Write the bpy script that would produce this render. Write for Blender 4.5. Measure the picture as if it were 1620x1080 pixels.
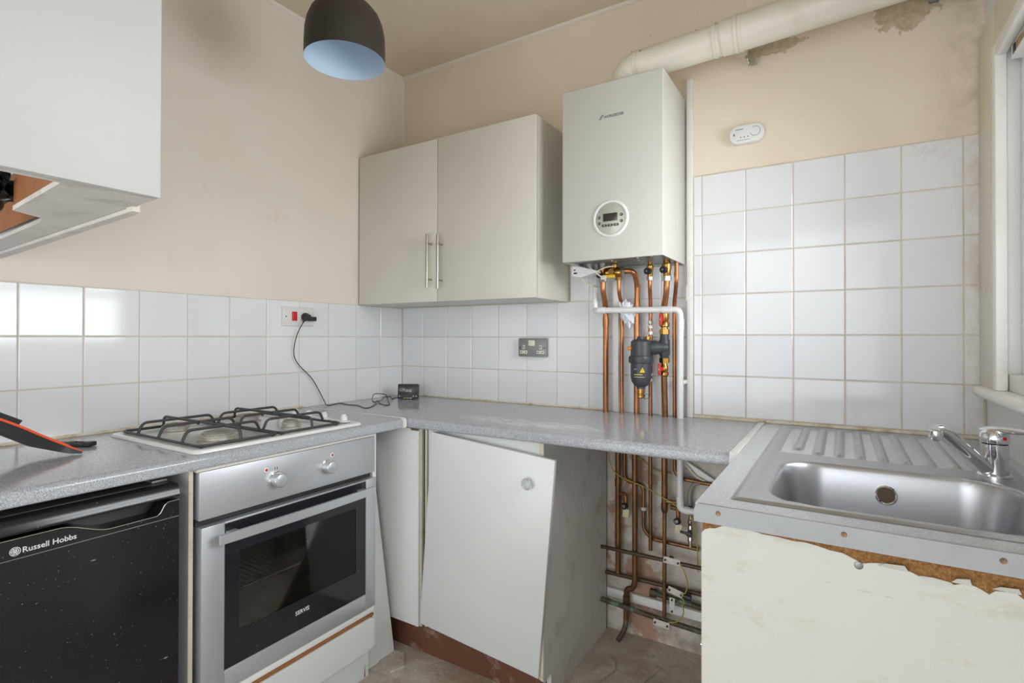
import bpy, bmesh, math, random
from mathutils import Vector, Matrix, noise
random.seed(7)
SC = bpy.context.scene
COL = SC.collection
for o in list(bpy.data.objects): bpy.data.objects.remove(o)

# ------------------------------------------------------------------ camera
cam_d = bpy.data.cameras.new('camera'); cam = bpy.data.objects.new('camera', cam_d); COL.objects.link(cam)
cam_d.sensor_width = 36.0; cam_d.lens = 843.197 / 1620 * 36; cam_d.shift_y = -12.344 / 1620
cam_d.clip_start = .02
def rot_cam(yaw, pit, rol):
    F = Vector((-math.sin(yaw)*math.cos(pit), math.cos(yaw)*math.cos(pit), math.sin(pit)))
    R = Vector((math.cos(yaw), math.sin(yaw), 0)); U = R.cross(F)
    R2 = R*math.cos(rol) + U*math.sin(rol); U2 = R2.cross(F)
    m = Matrix((R2, U2, -F)).transposed().to_4x4(); m.translation = Vector((1.9672, -2.0843, 1.1949)); return m
cam.matrix_world = rot_cam(.5536, .0064, .0016)
SC.camera = cam

# ------------------------------------------------------------------ sky, daylight, exposure
wd = bpy.data.worlds.new('sky'); SC.world = wd; wd.use_nodes = True
bg = wd.node_tree.nodes['Background']; bg.inputs[0].default_value = (.90, .95, 1, 1); bg.inputs[1].default_value = 5.2
vs = SC.view_settings
vs.view_transform = 'Standard'; vs.look = 'None'; vs.gamma = 1; vs.use_curve_mapping = False; vs.exposure = -0.47
def portal(name, loc, rot, sx, sy):
    d = bpy.data.lights.new(name, 'AREA'); d.shape = 'RECTANGLE'; d.size = sx; d.size_y = sy; d.cycles.is_portal = True
    o = bpy.data.objects.new(name, d); COL.objects.link(o); o.location = loc; o.rotation_euler = rot
portal('window_portal', (2.62, -.69, 1.51), (0, math.pi/2, 0), .95, .98)
portal('door_portal', (2.62, -2.075, 1.00), (0, math.pi/2, 0), 2.0, .75)
portal('rear_portal', (1.17, -3.62, 1.08), (math.pi/2, 0, 0), 2.22, 2.15)
d = bpy.data.lights.new('window_daylight', 'AREA'); d.shape = 'RECTANGLE'; d.size = .86; d.size_y = .90; d.energy = 31; d.color = (.97, .98, 1)
wlo = bpy.data.objects.new('window_daylight', d); COL.objects.link(wlo); wlo.location = (2.46, -.69, 1.51); wlo.rotation_euler = (0, math.pi/2, 0)

W = .892          # worktop height
TT = .036         # worktop thickness

# ------------------------------------------------------------------ materials
def lin(c):
    if isinstance(c, str):
        c = [int(c[i:i+2], 16)/255 for i in (0, 2, 4)]
    return tuple(x/12.92 if x <= .04045 else ((x+.055)/1.055)**2.4 for x in c) + (1,)
class NT:
    def __init__(s, name):
        s.m = bpy.data.materials.new(name); s.m.use_nodes = True; s.t = s.m.node_tree; s.n = s.t.nodes
        s.b = s.n['Principled BSDF']; s._co = None; s._pos = None
    def new(s, typ, **k):
        n = s.n.new(typ)
        for a, v in k.items(): setattr(n, a, v)
        return n
    def link(s, a, b): s.t.links.new(a, b)
    def co(s):
        if not s._co: s._co = s.new('ShaderNodeTexCoord').outputs['Object']
        return s._co
    def pos(s):
        if not s._pos: s._pos = s.new('ShaderNodeNewGeometry').outputs['Position']
        return s._pos
    def mapped(s, src, scale):
        mp = s.new('ShaderNodeMapping'); mp.inputs['Scale'].default_value = scale; s.link(src, mp.inputs['Vector']); return mp.outputs[0]
    def noise(s, scale, detail=4, src=None, rough=.55):
        n = s.new('ShaderNodeTexNoise'); n.inputs['Scale'].default_value = scale; n.inputs['Detail'].default_value = detail
        n.inputs['Roughness'].default_value = rough
        s.link(src or s.pos(), n.inputs['Vector']); return n.outputs['Fac']
    def ramp(s, fac, stops, interp='LINEAR'):
        r = s.new('ShaderNodeValToRGB'); r.color_ramp.interpolation = interp
        e = r.color_ramp.elements
        while len(e) < len(stops): e.new(.5)
        for el, (p, c) in zip(e, stops):
            el.position = p; el.color = c if len(c) == 4 else (*c, 1)
        s.link(fac, r.inputs[0]); return r.outputs[0]
    def mask(s, fac, lo, hi):
        n = s.new('ShaderNodeMapRange'); n.inputs[1].default_value = lo; n.inputs[2].default_value = hi; n.clamp = True
        s.link(fac, n.inputs[0]); return n.outputs[0]
    def mix(s, fac, a, b):
        n = s.new('ShaderNodeMix'); n.data_type = 'RGBA'
        if isinstance(fac, (int, float)): n.inputs[0].default_value = fac
        else: s.link(fac, n.inputs[0])
        for v, i in ((a, 6), (b, 7)):
            if isinstance(v, tuple): n.inputs[i].default_value = v
            else: s.link(v, n.inputs[i])
        return n.outputs[2]
    def math(s, op, a, b=None, clamp=False):
        n = s.new('ShaderNodeMath', operation=op); n.use_clamp = clamp
        for v, i in ((a, 0), (b, 1)):
            if v is None: continue
            if isinstance(v, (int, float)): n.inputs[i].default_value = v
            else: s.link(v, n.inputs[i])
        return n.outputs[0]
    def xyz(s):
        n = s.new('ShaderNodeSeparateXYZ'); s.link(s.pos(), n.inputs[0]); return n.outputs
    def blob(s, c, rad, nscale, namt, edge=.15):
        """soft-edged mask around world point c with semi-axes rad, edge broken by noise"""
        sub = s.new('ShaderNodeVectorMath', operation='SUBTRACT'); s.link(s.pos(), sub.inputs[0]); sub.inputs[1].default_value = c
        dv = s.new('ShaderNodeVectorMath', operation='DIVIDE'); s.link(sub.outputs[0], dv.inputs[0]); dv.inputs[1].default_value = rad
        ln = s.new('ShaderNodeVectorMath', operation='LENGTH'); s.link(dv.outputs[0], ln.inputs[0])
        nz = s.math('MULTIPLY', s.math('SUBTRACT', s.noise(nscale, 5), .5), namt)
        d = s.math('ADD', ln.outputs['Value'], nz)
        return s.math('SUBTRACT', 1.0, s.mask(d, 1-edge, 1), clamp=True)
    def color(s, c):
        if isinstance(c, tuple): s.b.inputs['Base Color'].default_value = c
        else: s.link(c, s.b.inputs['Base Color'])
    def set(s, rough=None, metal=None, spec=None, coat=None):
        for k, v in (('Roughness', rough), ('Metallic', metal), ('Specular IOR Level', spec), ('Coat Weight', coat)):
            if v is None: continue
            if isinstance(v, (int, float)): s.b.inputs[k].default_value = v
            else: s.link(v, s.b.inputs[k])
    def bump(s, h, strength=.2, dist=.002):
        n = s.new('ShaderNodeBump'); n.inputs['Strength'].default_value = strength; n.inputs['Distance'].default_value = dist
        s.link(h, n.inputs['Height']); s.link(n.outputs[0], s.b.inputs['Normal'])

def M(name, col, rough=.5, metal=0, var=.06, vs_=6, dirt=None, dirt_amt=0, dirt_scale=5, bump=0, bscale=80, spec=None, coat=None):
    t = NT(name); c = lin(col)
    dark = tuple(x*(1-var) for x in c[:3]) + (1,); lite = tuple(min(1, x*(1+var)) for x in c[:3]) + (1,)
    out = t.ramp(t.noise(vs_, 5), [(.3, dark), (.7, lite)])
    if dirt:
        out = t.mix(t.math('MULTIPLY', t.mask(t.noise(dirt_scale, 6, rough=.7), .55, .75), dirt_amt), out, lin(dirt))
    t.color(out); t.set(rough, metal, spec, coat)
    if bump: t.bump(t.noise(bscale, 3), bump)
    return t.m

def wall_material(name, lower):
    t = NT(name)
    base = t.ramp(t.noise(1.4, 5), [(.3, lin('e4d2bb' if lower else 'dfd4c6')), (.7, lin('ecdecb' if lower else 'e6ded4'))])
    base = t.mix(t.math('MULTIPLY', t.mask(t.noise(5, 8, rough=.75), .60, .74), .35), base, lin('c9b08c'))
    spots = t.mask(t.noise(26, 2), .80, .83)
    base = t.mix(t.math('MULTIPLY', spots, .5), base, lin('7b6a55'))
    if lower:
        m1 = t.blob((2.135, .005, 2.245), (.085, .06, .075), 45, 1.5, .05)
        m2 = t.blob((1.765, .005, 2.225), (.085, .06, .028), 50, 1.6, .05)
        base = t.mix(t.math('MAXIMUM', m1, m2), base, t.ramp(t.noise(60, 4), [(.35, lin('b7a484')), (.65, lin('cfbfa4'))]))
        # damp grime in the corner beside the window
        x, y, z = t.xyz()
        g = t.math('MULTIPLY', t.mask(x, 2.18, 2.34), t.mask(t.noise(9, 8, rough=.7), .40, .62))
        base = t.mix(t.math('MULTIPLY', g, .55), base, lin('9a8a72'))
        # raw plaster under the worktop, with bare pink plaster and grime
        plaster = t.ramp(t.noise(7, 9, rough=.7), [(.25, lin('9c9386')), (.5, lin('cfc6b9')), (.75, lin('e6e0d5'))])
        pink = t.math('MULTIPLY', t.mask(t.noise(6.5, 7, rough=.65), .50, .56), t.math('SUBTRACT', 1, t.mask(x, 1.33, 1.42)))
        plaster = t.mix(t.math('MULTIPLY', pink, .85), plaster, lin('a97c62'))
        gr = t.math('MULTIPLY', t.mask(t.noise(12, 8, rough=.75), .45, .66), t.math('SUBTRACT', 1.15, t.mask(z, .0, .42)))
        plaster = t.mix(t.math('MULTIPLY', gr, .6), plaster, lin('6a5c4b'))
        base = t.mix(t.mask(z, .905, .885), base, plaster)
    t.color(base); t.set(.62)
    t.bump(t.math('ADD', t.noise(9, 6), t.math('MULTIPLY', t.noise(70, 4), .35)), .35, .006)
    return t.m
M_WALLB = wall_material('cream_plaster_back', True)
M_WALL = wall_material('cream_plaster', False)
t = NT('artex_ceiling'); t.color(t.ramp(t.noise(2, 4), [(.3, lin('d8c8b0')), (.7, lin('e3d6c2'))])); t.set(.8)
t.bump(t.noise(95, 6, rough=.7), .55, .006); M_CEIL = t.m
t = NT('window_wall_paint'); t.color(t.ramp(t.noise(3, 5), [(.3, lin('dcdcda')), (.7, lin('e8e8e6'))])); t.set(.35); M_WALLR = t.m
# floor: broken screed with old adhesive
t = NT('broken_screed')
f = t.ramp(t.noise(5, 10, rough=.7), [(.25, lin('8a7c70')), (.45, lin('c0b2a3')), (.62, lin('d2c7bb')), (.8, lin('e4ddd3'))])
f = t.mix(t.math('MULTIPLY', t.mask(t.noise(3.2, 6), .50, .62), .65), f, lin('a98e74'))
f = t.mix(t.math('MULTIPLY', t.mask(t.noise(14, 8, rough=.8), .62, .70), .7), f, lin('c3bbb0'))
t.color(f); t.set(t.mask(t.noise(4, 4), .2, 1.4)); t.bump(t.noise(16, 9, rough=.7), .8, .012); M_FLOOR = t.m
# tiles
t = NT('white_glazed_tile')
oi = t.new('ShaderNodeObjectInfo')
c = t.mix(oi.outputs['Random'], lin('dfe0e2'), lin('e8e8e9'))
x, y, z = t.xyz()
st = t.math('MULTIPLY', t.mask(x, 2.255, 2.32), t.mask(t.noise(11, 7, t.mapped(t.pos(), (1, 1, .5)), .7), .42, .62))
st2 = t.math('MULTIPLY', t.math('MULTIPLY', t.blob((2.21, 0, 1.78), (.09, .3, .05), 16, 1.5, .9), t.mask(t.noise(38, 7, rough=.75), .45, .6)), .5)
c = t.mix(t.math('MULTIPLY', t.math('MAXIMUM', st, st2), .6), c, lin('c2a372'))
t.color(c); t.set(.09, spec=.5); M_TILE = t.m
t = NT('beige_grout'); t.color(t.ramp(t.noise(8, 6), [(.3, lin('c7b698')), (.7, lin('ddd3c2'))])); t.set(.85); M_GROUT = t.m
t = NT('old_sealant'); t.color(t.ramp(t.noise(20, 6, rough=.7), [(.3, lin('b99b6b')), (.5, lin('ddd2bb')), (.75, lin('e8e4da'))])); t.set(.5); M_SEAL = t.m
# laminate
def laminate(name, scuff, lighter=0):
    t = NT(name)
    sp = t.noise(420, 2, rough=.8)
    a, b, c_ = ('86888d', 'a7a9af', 'cdd0d6') if not lighter else ('aeb1b6', 'c4c7cc', 'dadde2')
    c = t.ramp(sp, [(.35, lin(a)), (.5, lin(b)), (.66, lin(c_))])
    if scuff:
        n = t.math('MULTIPLY', t.mask(t.noise(40, 9, t.mapped(t.pos(), (.5, 1.6, 1)), .85), .47, .56), t.blob((1.03, -.455, W), (.34, .075, .1), 12, 1.0, .5))
        c = t.mix(t.math('MULTIPLY', n, .85), c, lin('f0f0ee'))
    t.color(c); t.set(.14, spec=.5)
    return t.m
M_LAM = laminate('grey_speckled_laminate', False); M_LAMB = laminate('grey_speckled_laminate_scuffed', True); M_LAMS = laminate('grey_sink_laminate', False, 1)
M_STRIP = M('white_joint_strip', 'e2e1dc', .4, dirt='9a8a70', dirt_amt=.4, dirt_scale=25)
M_EDGE = M('grey_edging_strip', 'a9abac', .4, 0, dirt='8d8a80', dirt_amt=.5, dirt_scale=14)
# metals
def brushed(name, col, rough, axis=(1, 60, 60), metal=1.0, amt=.14):
    t = NT(name); c = lin(col)
    n = t.noise(14, 5, t.mapped(t.pos(), axis))
    t.color(t.ramp(n, [(.25, tuple(v*(1-amt) for v in c[:3])+(1,)), (.75, c)])); t.set(t.mask(n, -1.6*rough/.3, 1.9), metal)
    t.b.inputs['Roughness'].default_value = rough
    for l in list(t.b.inputs['Roughness'].links): t.t.links.remove(l)
    return t.m
M_STEEL = brushed('brushed_steel', 'c6c8cd', .38, (60, 1.5, 60), .6, .08)
M_SINK = brushed('sink_stainless', 'c2c3c6', .34, (40, 3, 40), amt=.07)
M_CHROME = M('chrome', 'dfe0e2', .07, 1, var=.02)
M_HANDLE = M('satin_handle', 'b5b0a8', .25, 1, var=.03)
t = NT('copper'); n = t.noise(18, 7, t.mapped(t.pos(), (1, 1, .35)), .7)
cc = t.ramp(n, [(.3, lin('88543a')), (.5, lin('b3774f')), (.75, lin('cc936a'))])
tn = t.math('MULTIPLY', t.mask(t.xyz()[2], 1.24, 1.02), t.mask(t.noise(9, 4), .25, .6))
t.color(t.mix(t.math('MULTIPLY', tn, .75), cc, lin('7c5b41'))); t.set(.32, .88); M_COPPER = t.m
t = NT('tarnished_copper'); n = t.noise(22, 8, t.mapped(t.pos(), (1, 1, .4)), .75)
t.color(t.ramp(n, [(.3, lin('5c4230')), (.5, lin('86603f')), (.75, lin('a87a55'))])); t.set(.42, .75); M_OLDCOP = t.m
t = NT('verdigris_pipe'); n = t.noise(13, 7, None, .7)
t.color(t.ramp(n, [(.3, lin('3d342a')), (.5, lin('5d5242')), (.58, lin('6f9a84')), (.75, lin('86ad98'))])); t.set(.6, .35); M_VERD = t.m
M_DARKPIPE = M('dark_dirty_pipe', '5a4a3b', .5, .5, .2, 25)
M_BRASS = M('brass', 'b58a4a', .28, 1, .12, 40)
M_NICKEL = M('nickel_nut', 'c9c6be', .22, 1, .06, 40)
# plastics and paints
M_BOILER = M('boiler_white_enamel', 'cacac1', .32, 0, .01)
M_BOILSIDE = M_BOILER
M_GREYPLATE = M('galvanised_plate', '8f9290', .4, .7, .12, 30)
M_DIAL = M('dial_grey_silver', 'bdbdb2', .4, .2, .03)
M_WHITE = M('white_plastic', 'e6e5e2', .35, 0, .02)
M_OVERFLOW = M('white_overflow_plastic', 'e4e4e2', .3, 0, .02)
M_TRUNK = M('cream_trunking', 'ebe9e4', .4, 0, .02, dirt='b9a583', dirt_amt=.2, dirt_scale=12)
M_FLUE = M('flue_white', 'e4decf', .38, 0, .03, dirt='c8b48c', dirt_amt=.45, dirt_scale=7)
M_BLACK = M('black_plastic', '26272a', .4, 0, .1, 40)
M_FILTER = M('dark_grey_plastic', '3e4046', .42, 0, .08, 40)
M_SCREEN = M('dark_screen', '3f3a38', .15, 0, .1)
M_RED = M('red_plastic', 'cf1f1d', .35, 0, .05)
M_REDH = M('red_lever', 'c8302c', .4, 0, .08)
M_ORANGE = M('orange_fabric', 'e8552a', .6, 0, .08, 60)
M_ORANGEC = M('orange_cap', 'f08a1e', .4, 0, .04)
M_YELLOW = M('yellow_lever', 'e8b400', .4, 0, .05)
M_YELWIRE = M('yellow_green_wire', 'a99a36', .5, 0, .25, 60)
M_GREYFLEX = M('grey_flexible_hose', '8d8a84', .5, 0, .1, 60)
M_CREAMCAB = M('cupboard_cream_white', 'd6d1c5', .36, 0, .015)
M_UNITWHITE = M('unit_white_melamine', 'dcddda', .4, 0, .02, dirt='a09884', dirt_amt=.18, dirt_scale=6)
M_DIRTYSIDE = M('grubby_melamine', 'e2e0dc', .5, 0, .04, dirt='8a7f6c', dirt_amt=.55, dirt_scale=7)
M_DOORW = M('door_pale_melamine', 'd8dad6', .33, 0, .01)
M_EDGECREAM = M('cream_edge_band', 'cdc5b0', .5, 0, .06, dirt='8f6d40', dirt_amt=.5, dirt_scale=18)
M_PLINTH = M('brown_plinth', '6a4230', .5, 0, .12, 8, dirt='b8a492', dirt_amt=.8, dirt_scale=11)
t = NT('cream_painted_laminate')
c = t.ramp(t.noise(2, 5), [(.3, lin('cfcec4')), (.7, lin('d7d6ce'))])
c = t.mix(t.math('MULTIPLY', t.mask(t.noise(9, 8, t.mapped(t.pos(), (1, 1, 2.2)), .7), .57, .70), .45), c, lin('b8a985'))
sc = t.mask(t.noise(24, 3, t.mapped(t.pos(), (.5, 1, 3.5)), .5), .72, .76)
c = t.mix(t.math('MULTIPLY', sc, .5), c, lin('97968e'))
t.color(c); t.set(.42); M_CREAMLAM = t.m
t = NT('chipboard'); n = t.noise(170, 5, rough=.8)
t.color(t.ramp(n, [(.3, lin('6e4220')), (.5, lin('ad7a45')), (.72, lin('d2a76d'))])); t.set(.9); t.bump(n, .9, .006); M_CHIP = t.m
M_BOXPAINT = M('box_white_gloss_paint', 'c3c1be', .4, 0, .015, bump=.12, bscale=14)
M_BOXUNDER = M('grubby_underside_paint', 'cfcac3', .6, 0, .05, dirt='8f8174', dirt_amt=.6, dirt_scale=9)
M_HARDBOARD = M('brown_hardboard', '935c34', .6, 0, .1, 20)
M_BLACKBAG = M('black_polythene', '1d1d20', .22, 0, .2, 30)
M_HOB = M('white_hob_enamel', 'e3e3e0', .16, 0, .015)
M_BURNER = M('burner_alloy', 'b9b3aa', .5, .45, .15, 60)
M_BURNCAP = M('burner_cap_stained', '9c958b', .55, .2, .2, 40)
M_PANSUP = M('black_pan_support', '3c3c3f', .45, .1, .12, 60)
t = NT('black_fridge_gloss'); n = t.noise(190, 2)
c = t.mix(t.math('MULTIPLY', t.mask(n, .70, .74), .5), lin('1b1b1d'), lin('8a8a86'))
c = t.mix(t.math('MULTIPLY', t.mask(t.noise(60, 3, t.mapped(t.pos(), (1, .25, 1.4))), .74, .77), .6), c, lin('c2c2bf'))
t.color(c); t.set(.16); M_FRIDGE = t.m
M_FRIDGETOP = M('fridge_top_brown_black', '3a3733', .4, 0, .2, 30)
t = NT('oven_black_glass'); c = t.mix(t.math('MULTIPLY', t.mask(t.noise(150, 2), .70, .75), .5), lin('232329'), lin('8a8a8c')); t.color(c); t.set(.08); M_OVENGLASS = t.m
M_CAVITY = M('oven_enamel_grey', '9a9b96', .45, .2, .25, 14, dirt='a8a9a2', dirt_amt=.5, dirt_scale=20)
M_LAMPOUT = M('lamp_black_brown', '39322d', .5, 0, .06, 20)
M_LAMPIN = M('lamp_white_window_tint', 'cfe4f6', .5, 0, .01)  # white lining; the bluish window reflection is put into the base colour
M_PAINTW = M('window_gloss_paint', 'f1efe9', .35, 0, .02, dirt='c7b594', dirt_amt=.35, dirt_scale=8)
M_CASING = M('window_casing_paint', 'ddd6c4', .42, 0, .03, dirt='b39f7d', dirt_amt=.4, dirt_scale=7)
M_SOCKW = M('white_socket', 'dcdad6', .35, 0, .02)
M_SOCKG = M('metalclad_grey', '8b8c8a', .4, .3, .05)
M_SHUT = M('socket_shutter_cream', 'd9d8c4', .4, 0, .03)
M_TAG = M('white_clamp_tag', 'd4d0c8', .55, 0, .1, 60, dirt='5c5348', dirt_amt=.6, dirt_scale=60)
M_CABLE = M('cream_cable', 'd9cfb4', .5, 0, .04)
M_CLOTH = M('white_plastic_wrap', 'd9d9df', .4, 0, .05, 30)
M_RUST = M('rusty_screw', '8a6e52', .5, .6, .25, 90)
M_INKGREY = M('grey_lettering', '6e6e6c', .5)
M_INKWHITE = M('white_lettering', 'd2d2d4', .5)
M_INKYEL = M('yellow_print', 'e2c722', .5)
M_LIME = M('lime_print', 'b9d830', .5)
M_CAPCREAM = M('cream_plastic_tag', 'd8cfae', .5, 0, .08, 40)
M_WOODRAW = M('raw_wood_block', 'a98f66', .6, 0, .2, 40)
def glassy(name, tint, gloss):
    m = bpy.data.materials.new(name); m.use_nodes = True; t = m.node_tree; t.nodes.clear()
    out = t.nodes.new('ShaderNodeOutputMaterial'); mx = t.nodes.new('ShaderNodeMixShader'); tr = t.nodes.new('ShaderNodeBsdfTransparent')
    gl = t.nodes.new('ShaderNodeBsdfGlossy'); gl.inputs['Roughness'].default_value = .03; tr.inputs[0].default_value = tint
    lw = t.nodes.new('ShaderNodeFresnel'); lw.inputs[0].default_value = gloss
    t.links.new(lw.outputs[0], mx.inputs[0]); t.links.new(tr.outputs[0], mx.inputs[1]); t.links.new(gl.outputs[0], mx.inputs[2]); t.links.new(mx.outputs[0], out.inputs[0])
    return m
M_PANE = glassy('window_glass', (.97, .98, .98, 1), 1.45)
M_OVENPANE = glassy('oven_window_glass', (.80, .81, .80, 1), 1.5)
t = NT('cut_crystal'); t.color((.95, .97, 1, 1)); t.set(.02); t.b.inputs['Transmission Weight'].default_value = .75; t.b.inputs['IOR'].default_value = 1.55; M_CRYSTAL = t.m

# ------------------------------------------------------------------ geometry helpers
def BM(): return bmesh.new()
def box(bm, lo, hi, bev=0, seg=2):
    lo, hi = Vector(lo), Vector(hi)
    for i in range(3):
        if lo[i] > hi[i]: lo[i], hi[i] = hi[i], lo[i]
    mid, d = (lo+hi)/2, hi-lo
    r = bmesh.ops.create_cube(bm, size=1, matrix=Matrix.Translation(mid) @ Matrix.Diagonal((*d, 1)))
    if bev:
        es = {e for v in r['verts'] for e in v.link_edges}
        bmesh.ops.bevel(bm, geom=list(es), offset=min(bev, min(d)*.49), segments=seg, profile=.5, affect='EDGES')
    return bm
def obox(bm, c, size, rot=(0, 0, 0), bev=0):
    from mathutils import Euler
    m = Matrix.Translation(c) @ Euler(rot).to_matrix().to_4x4() @ Matrix.Diagonal((*size, 1))
    r = bmesh.ops.create_cube(bm, size=1, matrix=m)
    if bev:
        es = {e for v in r['verts'] for e in v.link_edges}
        bmesh.ops.bevel(bm, geom=list(es), offset=bev, segments=2, profile=.5, affect='EDGES')
    return bm
def basis(ax):
    ax = Vector(ax).normalized(); a = Vector((0, 0, 1)) if abs(ax.z) < .9 else Vector((1, 0, 0))
    u = ax.cross(a).normalized(); return u, ax.cross(u).normalized(), ax
def lathe(bm, prof, org, axis=(0, 0, 1), n=20):
    """prof: (radius, height along axis) pairs; radius 0 closes"""
    u, v, w = basis(axis); org = Vector(org); rings = []
    for r, h in prof:
        if r < 1e-6: rings.append([bm.verts.new(org + w*h)])
        else: rings.append([bm.verts.new(org + w*h + (u*math.cos(2*math.pi*i/n) + v*math.sin(2*math.pi*i/n))*r) for i in range(n)])
    for a, b in zip(rings, rings[1:]):
        for i in range(n):
            j = (i+1) % n
            q = [a[i], a[j], b[j], b[i]] if len(a) > 1 and len(b) > 1 else ([a[0], b[j], b[i]] if len(b) > 1 else ([a[i], a[j], b[0]] if len(a) > 1 else None))
            if q: bm.faces.new(q)
    return bm
def cyl(bm, p0, p1, r, r2=None, n=16):
    p0, p1 = Vector(p0), Vector(p1); L = (p1-p0).length; r2 = r if r2 is None else r2
    return lathe(bm, [(0, 0), (r, 0), (r2, L), (0, L)], p0, p1-p0, n)
def fillet(pts, rad, seg=6):
    pts = [Vector(p) for p in pts]; out = [pts[0]]
    for a, b, c in zip(pts, pts[1:], pts[2:]):
        u, v = (a-b), (c-b); rr = min(rad, u.length*.48, v.length*.48); p, q = b+u.normalized()*rr, b+v.normalized()*rr
        for i in range(seg+1):
            s = i/seg; out.append(p*(1-s)**2 + b*2*s*(1-s) + q*s*s)
    out.append(pts[-1]); return out
def smooth_path(pts, n=6):
    P = [Vector(p) for p in pts]; P = [P[0]*2-P[1]] + P + [P[-1]*2-P[-2]]; out = []
    for i in range(1, len(P)-2):
        for k in range(n):
            s = k/n; a, b, c, d = P[i-1:i+3]
            out.append(.5*((2*b) + (c-a)*s + (2*a-5*b+4*c-d)*s*s + (3*b-a-3*c+d)*s**3))
    out.append(P[-2]); return out
def tube(bm, pts, r, n=12, close=False):
    pts = [Vector(p) for p in pts]; pp = [pts[0]]
    for p in pts[1:]:
        if (p-pp[-1]).length > 1e-5: pp.append(p)
    pts = pp; N = len(pts); rings = []; u = None
    for i, p in enumerate(pts):
        tg = (pts[min(i+1, N-1)] - pts[max(i-1, 0)]).normalized()
        if u is None: u = basis(tg)[0]
        else: u = (u - tg*u.dot(tg)).normalized()
        v = tg.cross(u); rr = r[i] if isinstance(r, (list, tuple)) else r
        rings.append([bm.verts.new(p + (u*math.cos(2*math.pi*k/n) + v*math.sin(2*math.pi*k/n))*rr) for k in range(n)])
    for a, b in zip(rings, rings[1:]):
        for k in range(n): bm.faces.new([a[k], a[(k+1) % n], b[(k+1) % n], b[k]])
    bm.faces.new(rings[0][::-1]); bm.faces.new(rings[-1]); return bm
def prism(bm, poly, off):
    """poly: 3D points of one face, off: extrusion vector"""
    off = Vector(off); a = [bm.verts.new(p) for p in poly]; b = [bm.verts.new(Vector(p)+off) for p in poly]
    bm.faces.new(a); bm.faces.new(b[::-1]); n = len(poly)
    for i in range(n): bm.faces.new([a[(i+1) % n], a[i], b[i], b[(i+1) % n]])
    return bm
def rrect(x0, x1, y0, y1, r, seg=5):
    out = []
    for cx, cy, a0 in ((x1-r, y1-r, 0), (x0+r, y1-r, 90), (x0+r, y0+r, 180), (x1-r, y0+r, 270)):
        for i in range(seg+1):
            a = math.radians(a0 + 90*i/seg); out.append((cx+r*math.cos(a), cy+r*math.sin(a)))
    return out

ORG = {}
def finish(bm, name, mat, angle=38):
    bmesh.ops.recalc_face_normals(bm, faces=bm.faces[:])
    me = bpy.data.meshes.new(name); bm.to_mesh(me); bm.free(); me.materials.append(mat)
    for p in me.polygons: p.use_smooth = True
    me.set_sharp_from_angle(angle=math.radians(angle)); return me
def tag(o, label=None, cat=None, group=None, kind=None):
    for k, v in (('label', label), ('category', cat), ('group', group), ('kind', kind)):
        if v: o[k] = v
    return o
def thing(name, loc, label, cat, group=None, rot=None):
    o = bpy.data.objects.new(name, None); o.empty_display_size = .05; COL.objects.link(o); o.location = loc
    ORG[o.name] = Vector(loc)
    if rot is not None: o.rotation_euler = rot; ORG[o.name] = Vector((0, 0, 0))
    return tag(o, label, cat, group)
def part(name, bm, mat, parent, label=None, angle=38, kind=None):
    org = ORG[parent.name]
    bmesh.ops.translate(bm, verts=bm.verts[:], vec=-org)
    o = bpy.data.objects.new(name, finish(bm, name, mat, angle)); COL.objects.link(o); o.parent = parent; ORG[o.name] = org
    if label: o['label'] = label
    if kind: o['kind'] = kind
    return o
def single(name, bm, mat, label, cat, group=None, angle=38):
    vs_ = [v.co for v in bm.verts]
    c = Vector(((min(v.x for v in vs_)+max(v.x for v in vs_))/2, (min(v.y for v in vs_)+max(v.y for v in vs_))/2, min(v.z for v in vs_)))
    bmesh.ops.translate(bm, verts=bm.verts[:], vec=-c)
    o = bpy.data.objects.new(name, finish(bm, name, mat, angle)); COL.objects.link(o); o.location = c; ORG[o.name] = c
    return tag(o, label, cat, group)
def struct(name, bm, mat, label=None, angle=38):
    o = bpy.data.objects.new(name, finish(bm, name, mat, angle)); COL.objects.link(o); o['kind'] = 'structure'; ORG[o.name] = Vector((0, 0, 0))
    if label: o['label'] = label
    return o
def text_bm(txt, size, org, xdir, updir, depth=.0008, spacing=1.0, bold=0):
    cu = bpy.data.curves.new('lettering', 'FONT'); cu.body = txt; cu.size = size; cu.extrude = depth; cu.space_character = spacing
    cu.resolution_u = 3; cu.offset = bold
    ob = bpy.data.objects.new('lettering', cu); COL.objects.link(ob)
    dg = bpy.context.evaluated_depsgraph_get(); me = bpy.data.meshes.new_from_object(ob.evaluated_get(dg))
    bm = bmesh.new(); bm.from_mesh(me); bpy.data.meshes.remove(me); bpy.data.objects.remove(ob); bpy.data.curves.remove(cu)
    x = Vector(xdir).normalized(); u = Vector(updir).normalized(); z = x.cross(u)
    m = Matrix((x, u, z)).transposed().to_4x4(); m.translation = Vector(org); bmesh.ops.transform(bm, matrix=m, verts=bm.verts[:]); return bm

# ================================================================== THE SETTING
RX = 2.333; CZ = 2.56; RY = -3.5
floor = struct('floor', box(BM(), (-.1, RY-.1, -.06), (RX+.25, .1, 0)), M_FLOOR, 'bare grimy grey-brown screed floor')
struct('ceiling', box(BM(), (-.1, RY-.1, CZ), (RX+.25, .1, CZ+.08)), M_CEIL, 'textured cream ceiling')
wall_left = struct('wall_left', box(BM(), (-.12, RY-.1, 0), (-.005, .1, CZ)), M_WALL, 'cream painted plaster wall above white tiles')
wall_back = struct('wall_back', box(BM(), (-.005, .005, 0), (RX+.25, .12, CZ)), M_WALLB, 'cream plaster wall with peeling patches and tiles')
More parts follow.
